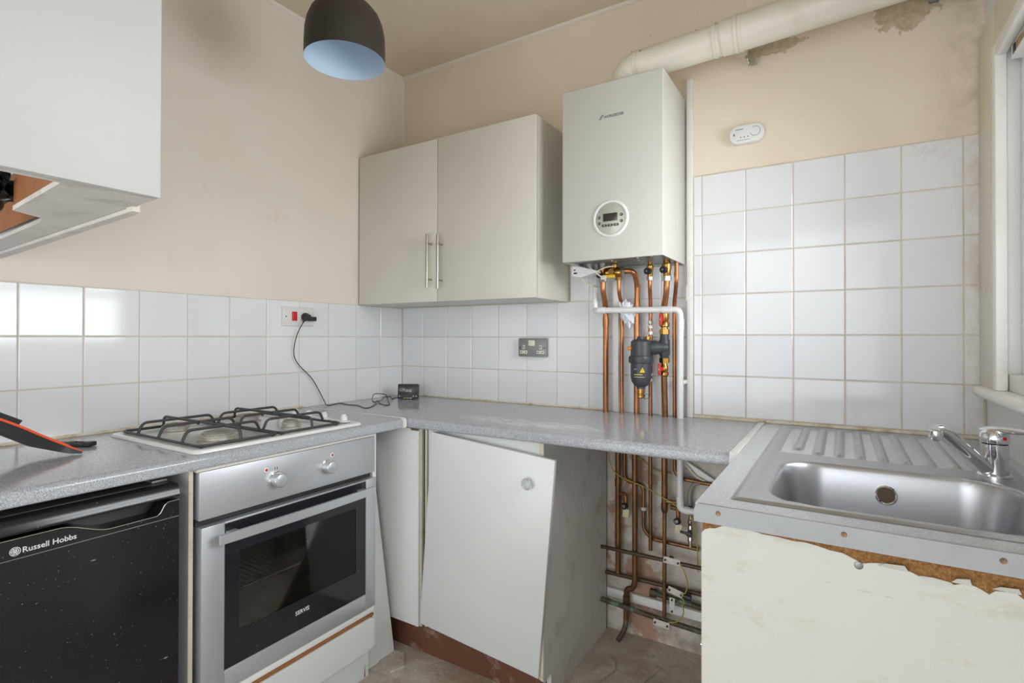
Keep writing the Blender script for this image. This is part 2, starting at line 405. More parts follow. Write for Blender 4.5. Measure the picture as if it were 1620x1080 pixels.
# right wall with the window opening
WY0, WY1, WZ0, WZ1 = -1.17, -.215, 1.045, 1.975
bm = BM(); xo = RX+.25
GY0, GY1, GZ1 = -2.45, -1.70, 2.00
box(bm, (RX, WY0, 0), (xo, .005, WZ0)); box(bm, (RX, WY0, WZ1), (xo, .005, CZ)); box(bm, (RX, WY1, WZ0), (xo, .005, WZ1)); box(bm, (RX, GY1, 0), (xo, WY0, CZ)); box(bm, (RX, GY0, GZ1), (xo, GY1, CZ)); box(bm, (RX, RY, 0), (xo, GY0, CZ))
wall_right = struct('wall_right', bm, M_WALLR, 'pale painted wall holding the window')
DX0, DX1, DZ1 = .06, 2.28, 2.15  # wide opening in the unseen rear wall, added to let in fill light
bm = BM(); box(bm, (-.005, RY-.1, 0), (DX0, RY, CZ)); box(bm, (DX1, RY-.1, 0), (RX, RY, CZ)); box(bm, (DX0, RY-.1, DZ1), (DX1, RY, CZ))
struct('wall_rear', bm, M_WALL)
# glazed back door beside the camera
b = BM(); gx = RX+.10
for y0_, y1_, z0_, z1_ in ((GY0, GY0+.09, .005, GZ1), (GY1-.09, GY1, .005, GZ1), (GY0+.09, GY1-.09, GZ1-.10, GZ1), (GY0+.09, GY1-.09, .005, .16)): box(b, (gx, y0_, z0_), (gx+.045, y1_, z1_))
gd = struct('door_1', b, M_PAINTW, 'white glazed back door')
part('pane', box(BM(), (gx+.02, GY0+.09, .16), (gx+.024, GY1-.09, GZ1-.10)), M_PANE, gd)
# bead where the walls meet the ceiling
def bead(name, p0, p1, sx, sy, r=.014):
    poly = [(0, 0), (r*1.0, 0), (r*.85, -r*.45), (r*.45, -r*.85), (0, -r)]
    p0, p1 = Vector(p0), Vector(p1)
    b = BM(); prism(b, [p0 + Vector((sx*a, sy*a, z)) for a, z in poly], p1-p0); return struct(name, b, M_WALL)
bead('trim_1', (-.005, .005, CZ), (RX, .005, CZ), 0, -1)
bead('trim_2', (-.005, RY, CZ), (-.005, .005, CZ), 1, 0)
b = BM(); prism(b, [(-.005, .005, 1.36), (.004, .005, 1.36), (-.005, -.004, 1.36)], (0, 0, CZ-1.37)); struct('trim_3', b, M_WALL)

# ---- tiles: every tile a child of its wall
_tiles = {}
def tile_mesh(w, h):
    k = (round(w, 4), round(h, 4))
    if k not in _tiles:
        b = BM(); t_, e = .006, .0022
        w2, h2 = w/2, h/2
        back = [b.verts.new((x*w2, 0, z*h2)) for x, z in ((-1, -1), (1, -1), (1, 1), (-1, 1))]
        mid = [b.verts.new((x*w2, -t_+e*.6, z*h2)) for x, z in ((-1, -1), (1, -1), (1, 1), (-1, 1))]
        fr = [b.verts.new((x*(w2-e), -t_, z*(h2-e))) for x, z in ((-1, -1), (1, -1), (1, 1), (-1, 1))]
        b.faces.new(fr); b.faces.new(back[::-1])
        for A, B in ((back, mid), (mid, fr)):
            for i in range(4): b.faces.new([A[i], A[(i+1) % 4], B[(i+1) % 4], B[i]])
        _tiles[k] = finish(b, 'tile', M_TILE, 15)
    return _tiles[k]
def tile_field(wall, us, zs, place, rz, skip=lambda u, z: False):
    g = .0032
    for u0, u1 in zip(us, us[1:]):
        for z0, z1 in zip(zs, zs[1:]):
            if skip((u0+u1)/2, (z0+z1)/2): continue
            o = bpy.data.objects.new('tile', tile_mesh(abs(u1-u0)-g, abs(z1-z0)-g)); COL.objects.link(o); o.parent = wall
            o.location = place((u0+u1)/2, (z0+z1)/2)
            o.rotation_euler = (random.gauss(0, .0035), 0, rz + random.gauss(0, .0035))
P = .1525
ROWS = [.890, 1.0427, 1.195, 1.3473]
LY = [0.0, .1575, .312] + [.1679 + k*P for k in range(2, 13)]
tile_field(wall_left, LY, ROWS, lambda u, z: (-.006, -u, z), math.pi/2)
part('grout', box(BM(), (-.006, -2.0, .885), (-.0018, .004, 1.3475)), M_GROUT, wall_left)
BX = [0, .1453] + [.1453 + k*P for k in range(1, 9)] + [1.467]
tile_field(wall_back, BX, ROWS, lambda u, z: (u, .006, z), 0)
BX2 = [.973, 1.0603, 1.2128, 1.3653, 1.467]
tile_field(wall_back, BX2, [1.3473, 1.4996, 1.6519, 1.80], lambda u, z: (u, .006, z), 0)
RXS = [1.489] + [1.5199 + k*P for k in range(6)] + [2.330]
RROWS = [1.2035 + (4-b)*.1504 for b in range(6, -1, -1)]
tile_field(wall_back, RXS, RROWS, lambda u, z: (u, .006, z), 0)
b = BM(); box(b, (-.004, .0018, .885), (1.467, .006, 1.3475)); box(b, (.973, .0018, 1.3475), (1.467, .006, 1.80)); box(b, (1.489, .0018, .895), (2.332, .006, 1.8075))
part('grout', b, M_GROUT, wall_back)

# ---- window: casing, sill, sash, pane
win = struct('window_1', box(BM(), (RX-.016, -.19, 1.052), (RX+.002, -.002, 2.085), .003), M_CASING, 'white painted timber sash window beside the tiles')
part('casing_head', box(BM(), (RX-.016, -1.36, 1.965), (RX+.002, -.19, 2.085), .003), M_CASING, win)
part('casing_side', box(BM(), (RX-.016, -1.36, 1.052), (RX+.002, -1.195, 1.965), .003), M_CASING, win)
b = BM(); box(b, (RX-.022, -.228, 1.055), (RX+.004, -.188, 1.972), .006); box(b, (RX-.022, -1.197, 1.055), (RX+.004, -1.157, 1.972), .006); box(b, (RX-.022, -1.157, 1.935), (RX+.004, -.228, 1.972), .006)
part('casing_bead', b, M_PAINTW, win)
b = BM(); box(b, (RX+.03, -.262, 1.055), (RX+.10, -.2155, 1.97), .002); box(b, (RX+.03, -1.169, 1.055), (RX+.10, -1.12, 1.97), .002); box(b, (RX+.03, -1.12, 1.90), (RX+.10, -.262, 1.97), .002); box(b, (RX+.005, -1.165, 1.046), (RX+.10, -.22, 1.10), .002)
part('sash_box', b, M_PAINTW, win)
b = BM(); box(b, (RX+.055, -.315, 1.10), (RX+.09, -.262, 1.90), .003); box(b, (RX+.055, -1.12, 1.10), (RX+.09, -1.07, 1.90), .003); box(b, (RX+.055, -1.07, 1.10), (RX+.09, -.315, 1.165), .003); box(b, (RX+.055, -1.07, 1.85), (RX+.09, -.315, 1.90), .003); box(b, (RX+.05, -1.07, 1.49), (RX+.09, -.315, 1.535), .003)
sash = part('sash', b, M_PAINTW, win)
for z0, z1 in ((1.165, 1.49), (1.535, 1.85)):
    part('pane', box(BM(), (RX+.070, -1.07, z0), (RX+.074, -.315, z1)), M_PANE, sash)
b = BM(); pf = [(RX+.004, 1.056), (RX-.022, 1.056)] + [(RX-.022-.016*math.sin(a), 1.040+.016*math.cos(a)) for a in [math.pi*i/8 for i in range(1, 8)]] + [(RX-.022, 1.024), (RX+.004, 1.024)]
prism(b, [(x, -.035, z) for x, z in pf], (0, -1.36, 0)); part('sill', b, M_PAINTW, win, 'rounded white window board')
# blind head rail inside the top of the window
bl = thing('blind_headrail', (RX+.02, -.69, 1.90), 'white blind headrail with exposed wooden block inside the window head', 'blind rail')
b = BM(); box(b, (RX+.0045, -1.10, 1.905), (RX+.029, -.262, 1.911)); box(b, (RX+.0045, -1.10, 1.938), (RX+.029, -.262, 1.944)); box(b, (RX+.024, -1.10, 1.911), (RX+.029, -.262, 1.938)); box(b, (RX+.0045, -.267, 1.911), (RX+.024, -.262, 1.938)); part('channel', b, M_WHITE, bl)
part('wooden_block', box(BM(), (RX+.008, -.33, 1.911), (RX+.023, -.285, 1.938)), M_WOODRAW, bl)
part('bracket_clip', box(BM(), (RX+.006, -.283, 1.911), (RX+.023, -.268, 1.938)), M_BLACK, bl)

# ================================================================== BOXED-IN CUPBOARD, upper left
bx = thing('boxed_in_cupboard', (.55, -2.3, 1.415), 'large white painted boxed-in cupboard with broken open underside, upper left', 'cupboard')
BZ = 1.415
part('front_panel', box(BM(), (1.028, -3.2, BZ), (1.045, -1.657, CZ-.002), .002), M_BOXPAINT, bx)
part('side_panel', box(BM(), (0, -1.673, BZ+.0085), (1.0275, -1.657, CZ-.002)), M_BOXPAINT, bx)
hole = [(1.015, -1.95), (1.015, -1.776), (.735, -1.752), (.722, -1.735), (.70, -1.702), (.66, -1.690), (.357, -1.672+.004), (.15, -1.70), (.15, -1.95)]
outer = [(1.0275, -1.673), (1.0275, -3.2), (0, -3.2), (0, -1.673)]
# underside with a ragged hole: strips around the opening
b = BM()
def flat(poly): prism(b, [(x, y, BZ) for x, y in poly], (0, 0, .008))
flat([(1.0275, -1.657), (1.0275, -3.2), (1.015, -3.2), (1.015, -1.657)])
flat([(1.015, -1.657), (1.015, -1.776), (.735, -1.752), (.722, -1.735), (.70, -1.702), (.66, -1.690), (.45, -1.675), (.357, -1.668), (.357, -1.657)])
flat([(.357, -1.657), (.357, -1.668), (.15, -1.69), (.15, -3.2), (0, -3.2), (0, -1.657)])
flat([(1.0, -1.6570), (0, -1.6570), (0, -1.586), (.02, -1.586), (.92, -1.645), (.955, -1.652)])
flat([(1.015, -2.35), (1.015, -3.2), (.15, -3.2), (.15, -2.35)])
part('bottom_panel', b, M_BOXUNDER, bx, 'scuffed pale underside board with a ragged cut-out')
b = BM(); prism(b, [(.925, -1.640, BZ-.001), (.02, -1.580, BZ-.001), (.02, -1.604, BZ-.001), (.925, -1.6555, BZ-.001)], (0, 0, -.007)); part('batten', b, M_BOXUNDER, bx)
part('white_nib', prism(BM(), [(.926, -1.639, BZ+.008), (.948, -1.645, BZ+.008), (.948, -1.6565, BZ+.008), (.926, -1.6565, BZ+.008)], (0, 0, -.016)), M_CREAMCAB, bx)
b = BM(); prism(b, [(1.012, -1.775, BZ+.009), (.735, -1.751, BZ+.009), (.735, -1.751, BZ+.052), (1.012, -1.775, BZ+.075)], (-.002, .008, 0)); part('lining_board', b, M_HARDBOARD, bx, 'brown hardboard edge inside the hole')
b = BM(); prism(b, [(.70, -1.700, BZ+.009), (.30, -1.674, BZ+.009), (.30, -1.674, BZ+.12), (.70, -1.700, BZ+.12)], (0, .001, 0)); part('lining_board', b, M_HARDBOARD, bx)
part('inner_back', box(BM(), (.16, -2.35, BZ+.20), (1.02, -1.674, BZ+.21)), M_BOXUNDER, bx)
# crumpled bag in the cavity
b = BM(); bmesh.ops.create_icosphere(b, subdivisions=4, radius=1)
for v in b.verts:
    n = v.co.normalized(); d = 1 + .38*(noise.noise(n*3.2) + .7*abs(noise.noise(n*7))) - .2
    v.co = Vector((.645 + n.x*d*.11, -1.775 + n.y*d*.045, BZ+.050 + n.z*d*.048))
single('plastic_bag', b, M_BLACKBAG, 'crumpled shiny black plastic bag stuffed in the hole under the white box', 'bag', angle=12)

# ================================================================== WORKTOPS
def nose(front, back, sgn):      # profile in (u, z): rounded front edge
    r = .014; z1, z0 = W, W-TT; f = front
    pts = [(back, z0), (f-sgn*r*.6, z0)]
    for i in range(6):
        a = math.radians(-90 + 90*i/5); pts.append((f-sgn*r*.6 + sgn*r*.6*math.cos(a), z0+r*.6 + r*.6*math.sin(a)))
    for i in range(8):
        a = math.radians(90*i/7); pts.append((f-sgn*r + sgn*r*math.cos(a), z1-r + r*math.sin(a)))
    pts.append((back, z1)); return pts
wl = thing('worktop', (.29, -1.6, W-TT), 'grey speckled laminate worktop carrying the white gas hob', 'worktop')
b = BM(); prism(b, [(u, -.606, z) for u, z in nose(.583, 0.0, 1)], (0, -1.994, 0)); part('slab', b, M_LAM, wl)
part('sealant_bead', box(BM(), (0.0, -2.0, W), (.006, -.61, W+.009), .002), M_SEAL, wl)
b = BM(); box(b, (0.004, -.6055, W-TT), (.57, -.600, W+.0025), .001); js = part('joint_strip', b, M_STRIP, wl, 'white joint strip')
pf = nose(.590, .560, 1); b = BM(); prism(b, [(u, -.612, z+.003 if z > W-.01 else z) for u, z in pf], (0, .012, 0)); part('end_cap', b, M_STRIP, wl)
wb = thing('worktop', (.86, -.3, W-TT), 'grey worktop with whitish scuffs running along the back wall under the boiler', 'worktop')
b = BM(); prism(b, [(0.0, y, z) for y, z in nose(-.594, 0.0, -1)], (1.716, 0, 0)); part('slab', b, M_LAMB, wb)
part('sealant_bead', box(BM(), (0.0, -.006, W), (1.14, 0, W+.008), .002), M_SEAL, wb); part('sealant_bead', box(BM(), (1.49, -.006, W), (1.716, 0, W+.009), .002), M_SEAL, wb)
b = BM(); box(b, (1.7165, -.585, W-TT), (1.7365, -.002, W+.003), .0015); prism(b, [(1.7165, -.5855, W-TT-.002), (1.7165, -.5855, W+.003), (1.7365, -.5855, W+.003), (1.7365, -.5855, W-TT-.002)], (0, -.010, 0)); part('joint_strip', b, M_STRIP, wb, 'raised white joint strip')
# sink worktop with an opening for the bowl
ST = .030
ws = thing('worktop', (2.03, -.54, W-ST), 'pale grey worktop holding the stainless sink under the window', 'worktop')
b = BM(); box(b, (1.738, -1.072, W-ST), (1.835, 0, W), .0); box(b, (2.285, -1.072, W-ST), (RX, 0, W)); box(b, (1.835, -1.072, W-ST), (2.285, -1.008, W)); box(b, (1.835, -.590, W-ST), (2.285, 0, W))
bmesh.ops.remove_doubles(b, verts=b.verts[:], dist=1e-5)
part('slab', b, M_LAMS, ws)
part('sealant_bead', box(BM(), (1.738, -.010, W), (RX, 0, W+.011), .003), M_SEAL, ws)
# edging strip, corner rounded
b = BM(); pts = [(1.737, W-ST-.002), (2.332, W-ST-.002), (2.332, W+.001), (1.747, W+.001), (1.740, W-.003), (1.737, W-.010)]
prism(b, [(x, -1.079, z) for x, z in pts], (0, .007, 0)); part('edging_strip', b, M_EDGE, ws, 'dull metal edging strip')
for x in (1.779, 1.970, 2.161):
    part('screw', lathe(BM(), [(0, 0), (.0045, 0), (.004, .0015), (.0015, .0012), (0, .0008)], (x, -1.079, W-.0115), (0, -1, 0), 10), M_RUST, ws)

# ================================================================== SINK
sk = thing('sink', (2.05, -.53, W), 'stainless steel sink with ribbed drainer and single bowl by the window', 'sink')
X0, X1, Y0, Y1 = 1.790, 2.305, -1.018, -.036
def sdr(x, y, cx, cy, hx, hy, r):
    qx, qy = abs(x-cx)-hx+r, abs(y-cy)-hy+r
    return math.hypot(max(qx, 0), max(qy, 0)) + min(max(qx, qy), 0) - r
def sstep(a, b, v):
    t_ = min(1, max(0, (v-a)/(b-a))); return t_*t_*(3-2*t_)
RIBS = [(1.868, .022), (1.915, .024), (1.962, .022), (2.008, .022), (2.054, .022), (2.100, .022), (2.146, .022), (2.192, .022)]
def sink_z(x, y):
    z = .004*sstep(0, .010, min(x-X0, X1-x, y-Y0, Y1-y))
    z += .002*sstep(.006, -.010, abs(sdr(x, y, 2.0475, -.527, .238, .470, .03))-.002)*0
    din = -sdr(x, y, 2.0455, -.523, .2335, .468, .045)      # inner pressed platform
    z -= .003*sstep(0, .012, din)
    dd = -sdr(x, y, 2.024, -.292, .205, .222, .03)          # drainer field
    z -= .0025*sstep(0, .014, dd)
    for rx, rw in RIBS:
        y1 = -.085; y0 = -.500
        if rx < 1.89: y0 = -.46
        d = -sdr(x, y, rx, (y0+y1)/2, rw/2, (y1-y0)/2, rw/2-.0001)
        z += .0075*sstep(-.003, .007, d)
    db = -sdr(x, y, 2.056, -.798, .208, .194, .085)
    z -= .165*sstep(-.004, .034, db)
    return z
bm = BM(); NX, NY = 150, 286; vv = []
for j in range(NY+1):
    for i in range(NX+1):
        x = X0+(X1-X0)*i/NX; y = Y0+(Y1-Y0)*j/NY; vv.append(bm.verts.new((x, y, W+.0008+sink_z(x, y))))
for j in range(NY):
    for i in range(NX):
        a = j*(NX+1)+i; bm.faces.new([vv[a], vv[a+1], vv[a+NX+2], vv[a+NX+1]])
part('basin', bm, M_SINK, sk, angle=80)
oc = Vector((2.052, -.6195, W-.052)); on = Vector((0, -1, .26)).normalized()
part('overflow', lathe(BM(), [(.0215, -.004), (.0215, .002), (.019, .0035), (.0165, .002), (.0155, -.003)], oc, on, 28), M_CHROME, sk)
part('overflow_hole', lathe(BM(), [(0, .0012), (.0158, .0004)], oc, on, 24), M_DARKPIPE, sk)
part('plughole', lathe(BM(), [(0, .0006), (.022, .0006), (.030, .004), (.038, .003), (.040, 0)], (2.06, -.80, W-.163), (0, 0, 1), 28), M_CHROME, sk)
# tap
tp = thing('mixer_tap', (2.25, -.545, W), 'chrome single lever mixer tap behind the sink bowl', 'tap')
part('base_flange', lathe(BM(), [(0, .0), (.030, .0), (.030, .005), (.0275, .008), (.0245, .009)], (2.25, -.545, W+.001), (0, 0, 1), 28), M_CHROME, tp)
part('body', lathe(BM(), [(.0235, .009), (.0235, .040), (.0245, .042), (.0245, .073), (.022, .075)], (2.25, -.545, W), (0, 0, 1), 28), M_CHROME, tp)
b = BM(); a, c = Vector((2.236, -.556, W+.018)), Vector((2.152, -.635, W+.103)); tip = Vector((2.134, -.652, W+.108))
tube(b, smooth_path([a, a.lerp(c, .5), c, tip], 5), [.0145]*6+[.0135]*5+[.0125]*5, 16); part('spout', b, M_CHROME, tp)
part('aerator', lathe(BM(), [(0, .004), (.010, .004), (.0125, .006), (.0135, .014), (.0135, .024), (.009, .027), (0, .027)], (2.137, -.649, W+.082), (0, 0, 1), 20), M_CHROME, tp)
b = BM(); lathe(b, [(.0245, .0755), (.0262, .080), (.0255, .094), (.020, .103), (.010, .107), (0, .108)], (2.25, -.545, W), (0, 0, 1), 28)
lv = part('lever_head', b, M_CHROME, tp)
b = BM(); tube(b, smooth_path([(2.238, -.533, W+.093), (2.255, -.552, W+.104), (2.285, -.588, W+.110), (2.315, -.630, W+.114)], 6), [.016, .016, .016, .015, .015, .014, .0135, .013, .0125, .012, .0115, .011, .0105, .010, .0095, .009, .0085, .008, .007], 14)
bmesh.ops.scale(b, vec=(1, 1, .62), verts=b.verts[:], space=Matrix.Translation((0, 0, -(W+.104)))); part('lever', b, M_CHROME, tp)
part('indicator', lathe(BM(), [(0, .001), (.004, .001), (.0045, 0)], (2.2625, -.5668, W+.088), (.5, -.87, .1), 12), M_RED, tp)

# ================================================================== SINK BASE UNIT (panel facing the camera)
su = thing('sink_base_unit', (2.04, -.55, 0), 'cream sink unit end panel with torn laminate showing chipboard', 'cabinet')
PZ = W-ST-.0025
part('end_panel', box(BM(), (1.748, -1.0585, 0), (2.330, -1.043, PZ)), M_CHIP, su, 'exposed chipboard core')
tear = [(1.7475, .836), (1.753, .842), (1.762, .846), (1.771, .847), (1.781, .853), (1.79, .8565), (1.805, .8555), (1.825, .857), (1.85, .853), (1.87, .8535), (1.897, .8515), (1.915, .853), (1.931, .8515), (1.95, .848), (1.968, .8475), (1.985, .841), (1.996, .837), (2.004, .840), (2.026, .8445), (2.049, .8415), (2.06, .838), (2.072, .833), (2.09, .834), (2.108, .832), (2.121, .8375), (2.129, .838), (2.140, .834), (2.149, .829), (2.156, .836), (2.177, .839), (2.186, .832), (2.21, .828), (2.25, .831), (2.29, .826), (2.329, .829)]
b = BM(); base = [(2.329, .0), (1.7475, .0)]
# strip of quads below the torn edge (vertical columns)
pv = None
for i, (x, z) in enumerate(tear):
    z -= .007*(x-1.75)/.44
    col = [b.verts.new((x, y, zz)) for zz in (0.002, z) for y in (-1.0603, -1.0587)]
    if pv:
        for A in ((0, 2, 2, 0), ):
            pass
        b.faces.new([pv[0], col[0], col[2], pv[2]]); b.faces.new([pv[1], pv[3], col[3], col[1]]); b.faces.new([pv[2], col[2], col[3], pv[3]]); b.faces.new([pv[0], pv[1], col[1], col[0]])
    else: b.faces.new([col[0], col[2], col[3], col[1]])
    pv = col
b.faces.new([pv[0], pv[1], pv[3], pv[2]])
part('laminate_face', b, M_CREAMLAM, su, 'cream laminate torn along its top')
for x, z, w, h in ((2.035, .8385, .02, .006), (2.118, .835, .012, .007), (2.168, .836, .016, .005)):
    part('curled_flake', prism(BM(), [(x-w, -1.0606, z-.004), (x+w, -1.0606, z-.005), (x+w*.7, -1.068, z+h), (x-w*.5, -1.0665, z+h*.6)], (0, -.0008, 0)), M_CREAMLAM, su)
part('pale_scar', prism(BM(), [(2.068, -1.0606, .831), (2.085, -1.0606, .832), (2.105, -1.0606, .8295), (2.112, -1.0606, .825), (2.098, -1.0606, .822), (2.078, -1.0606, .819)], (0, .0003, 0)), M_BOILER, su)
part('screw_cover', lathe(BM(), [(0, .0012), (.0045, .0018), (.0062, .001), (.0065, 0)], (1.990, -1.0603, .829), (0, -1, 0), 14), M_GREYPLATE, su)
part('edge_band', box(BM(), (1.7462, -1.0600, .0), (1.7478, -1.043, .835)), M_EDGECREAM, su)
part('side_screw', cyl(BM(), (1.7435, -1.052, .625), (1.7462, -1.052, .625), .004, n=10), M_NICKEL, su)
for y0, y1 in ((-1.04, -.56), (-.556, -.08)):
    part('door', box(BM(), (1.752, y0, .12), (1.769, y1, .855), .002), M_UNITWHITE, su)
part('plinth', box(BM(), (1.79, -1.04, 0), (1.806, -.08, .118)), M_PLINTH, su)
part('shelf', box(BM(), (1.772, -1.042, .13), (2.328, -.08, .146)), M_UNITWHITE, su)

# ================================================================== BACK BASE UNIT with crooked door
bu = thing('base_unit', (.77, -.3, 0), 'white base unit under the back worktop with a crooked pale door', 'cabinet')
UT = W-TT-.001
b = BM(); prism(b, [(1.146, -.02, 0), (1.146, -.505, 0), (1.146, -.505, .075), (1.146, -.520, .085), (1.146, -.545, .070), (1.146, -.558, .085), (1.146, -.558, UT), (1.146, -.02, UT)], (-.016, 0, 0)); part('side_panel', b, M_DIRTYSIDE, bu, 'grubby off-white side panel')
part('side_edge', box(BM(), (1.130, -.5595, .085), (1.146, -.5582, UT)), M_EDGECREAM, bu)
part('side_panel', box(BM(), (.660, -.558, .12), (.676, -.02, UT)), M_UNITWHITE, bu)
part('front_rail', box(BM(), (.6765, -.558, .797), (1.1295, -.542, UT)), M_UNITWHITE, bu)
part('floor_panel', box(BM(), (.6765, -.555, .118), (1.1295, -.02, .134)), M_UNITWHITE, bu)
part('back_panel', box(BM(), (.6765, -.026, .135), (1.1295, -.02, UT)), M_UNITWHITE, bu)
part('corner_panel', box(BM(), (.32, -.577, .118), (.6275, -.560, UT-.003), .0015), M_UNITWHITE, bu, 'fixed white corner panel')
part('edge_band', box(BM(), (.6285, -.568, .118), (.636, -.556, UT-.002)), M_EDGECREAM, bu)
part('edge_band', box(BM(), (.6445, -.560, .118), (.6545, -.550, UT-.002)), M_EDGECREAM, bu)
part('stain', box(BM(), (.590, -.5782, UT-.010), (.628, -.577, UT-.003)), M_RUST, bu)
part('plinth', box(BM(), (.32, -.533, 0), (1.1285, -.517, .117)), M_PLINTH, bu, 'scratched brown plinth')
dm = Matrix.Translation((.6388, -.5813, .1381)) @ Matrix.Rotation(.0187, 4, 'Z') @ Matrix.Rotation(.09, 4, 'Y') @ Matrix.Rotation(.0156, 4, 'X')
b = box(BM(), (0, 0, 0), (.497, .016, .715), .0015); bmesh.ops.transform(b, matrix=dm, verts=b.verts[:]); door = part('door', b, M_DOORW, bu, 'pale plain door hanging crooked')
b = BM(); lathe(b, [(.006, -.001), (.006, .008), (.012, .010), (.019, .016), (.0195, .020), (.013, .028), (0, .030)], (0, 0, 0), (0, -1, 0), 12)
bmesh.ops.transform(b, matrix=dm @ Matrix.Translation((.412, 0, .624)), verts=b.verts[:]); part('crystal_knob', b, M_CRYSTAL, door, 'faceted clear crystal knob', angle=5)
for z in (.18, .70):
    part('hinge', box(BM(), (.677, -.553, z), (.72, -.535, z+.045), .002), M_NICKEL, bu)

# loose panel leaning in the corner by the oven
a = math.atan2(.100, .61)
b = BM(); b0 = [(.520, -.590, .001), (.520, -.733, .001)]
prism(b, [(.520, -.590, .001), (.520, -.719, .001), (.520-.13, -.719, .78), (.520-.13, -.590, .78)], (-.0145, 0, -.0024+.0024))
single('loose_panel', b, M_DOORW, 'loose white board leaning beside the oven in the corner', 'board')

# ================================================================== OVEN AND ITS HOUSING
oh = thing('oven_housing', (.3, -1.05, 0), 'white oven housing unit with chipped lower front panel', 'cabinet')
part('side_panel', box(BM(), (.02, -1.363, 0), (.556, -1.352, UT)), M_UNITWHITE, oh); part('side_edge', box(BM(), (.5562, -1.363, 0), (.5580, -1.352, UT)), M_EDGECREAM, oh)
part('side_panel', box(BM(), (.02, -.737, .10), (.556, -.735+.014, UT)), M_UNITWHITE, oh)
part('top_rail', box(BM(), (.540, -1.3495, .8475), (.570, -.741, UT), .001), M_CREAMCAB, oh)
part('lower_rail', box(BM(), (.53, -1.3495, .232), (.568, -.741, .2525), .001), M_WHITE, oh)
part('chipped_edge', box(BM(), (.535, -1.3495, .222), (.5735, -.745, .231), .002), M_HARDBOARD, oh, 'bare brown board edge')
b = BM(); pr_ = [(y, z) for y, z in rrect(-1.345, -.748, .112, .2215, .018)]
prism(b, [(.577, y, z) for y, z in pr_], (-.016, 0, 0)); part('lower_panel', b, M_DOORW, oh)
part('plinth', box(BM(), (.528, -1.3495, 0), (.543, -.742, .110)), M_UNITWHITE, oh)
part('split_mark', prism(BM(), [(.5432, -.762, .004), (.5432, -.756, .004), (.5432, -.759, .05)], (.0004, 0, 0)), M_RUST, oh)
ov = thing('built_in_oven', (.3, -1.04, .254), 'stainless steel built-in oven with two knobs and black glass door', 'oven')
part('control_panel', box(BM(), (.545, -1.344, .722), (.571, -.741, .8465), .002), M_STEEL, ov)
b = BM(); yA, yB, zA, zB = -1.334, -.75, .256, .835
box(b, (.03, yA, zA), (.540, yA+.03, zB)); box(b, (.03, yB-.03, zA), (.540, yB, zB)); box(b, (.03, yA, zB-.12), (.540, yB, zB)); box(b, (.03, yA, zA), (.540, yB, zA+.03)); box(b, (.03, yA, zA), (.06, yB, zB))
part('cavity', b, M_CAVITY, ov)
part('black_gap', box(BM(), (.538, -1.342, .704), (.548, -.743, .7215)), M_BLACK, ov)
od = part('door', box(BM(), (.5415, -1.339, .2545), (.5735, -1.2775, .7025), .002), M_STEEL, ov, 'steel and black glass door')
part('door_frame', box(BM(), (.5415, -.7835, .2545), (.5735, -.738, .7025), .002), M_STEEL, od)
part('door_frame', box(BM(), (.5415, -1.2775, .2545), (.5735, -.7835, .3095), .001), M_STEEL, od)
part('door_frame', box(BM(), (.5415, -1.2775, .6975), (.5735, -.7835, .7025), .001), M_STEEL, od)
b = BM(); gx0, gx1 = .5655, .5725
box(b, (gx0, -1.277, .310), (gx1, -1.2365, .697)); box(b, (gx0, -.827, .310), (gx1, -.784, .697)); box(b, (gx0, -1.2365, .310), (gx1, -.827, .399)); box(b, (gx0, -1.2365, .617), (gx1, -.827, .697))
part('black_glass', b, M_OVENGLASS, od)
part('glass_window', box(BM(), (.5675, -1.2365, .399), (.571, -.827, .617)), M_OVENPANE, od)
b = BM()
cyl(b, (.505, -1.30, .478), (.505, -.78, .478), .0045, n=10); cyl(b, (.10, -1.30, .475), (.10, -.78, .475), .003, n=8)
for i in range(26): cyl(b, (.10, -1.29+i*.02, .476), (.50, -1.29+i*.02, .476), .0015, n=6)
part('wire_shelf', b, M_CHROME, ov)
b = BM(); hp = []
for i in range(13):
    s = -1+2*i/12; hp.append((.617-.006*s*s, -1.043+.267*s))
prism(b, [(x, y, .6585) for x, y in hp] + [(x-.008, y, .6585) for x, y in hp[::-1]], (0, 0, .025))
hd = part('handle', b, M_STEEL, od)
for y in (-1.262, -.812): part('handle_post', box(BM(), (.573, y-.014, .661), (.6085, y+.014, .678), .002), M_STEEL, hd)
for y in (-1.127, -.946):
    k = part('knob', lathe(BM(), [(.0225, 0), (.0225, .003), (.0205, .004), (.0200, .026), (.0185, .0275), (0, .0275)], (.571, y, .782), (1, 0, 0), 28), M_CHROME, ov)
    part('knob_face', lathe(BM(), [(0, .0283), (.0175, .0280), (.0180, .0276)], (.571, y, .782), (1, 0, 0), 28), M_STEEL, k)
for y, z in ((-1.157, .8145), (-.926, .8145)):
    l = part('indicator_lamp', lathe(BM(), [(0, .003), (.0035, .0025), (.0042, 0)], (.571, y, z), (1, 0, 0), 12), M_RED, ov)
    part('lamp_ring', lathe(BM(), [(.0042, .0012), (.0065, .0012), (.0068, 0)], (.571, y, z), (1, 0, 0), 14), M_WHITE, l)
b = text_bm('0', .009, (.5712, -1.141, .812), (0, 1, 0), (0, 0, 1), .0002) if False else BM()
for dy in (-.003, .004): box(b, (.571, -1.127+dy-.0009, .810), (.5714, -1.127+dy+.0009, .818))
part('dial_marks', b, M_BLACK, ov)
part('lettering', text_bm('SERVIS', .0165, (.5727, -1.061, .358), (0, 1, 0), (0, 0, 1), .0003, 1.05, .0003), M_INKWHITE, od, 'white maker name')

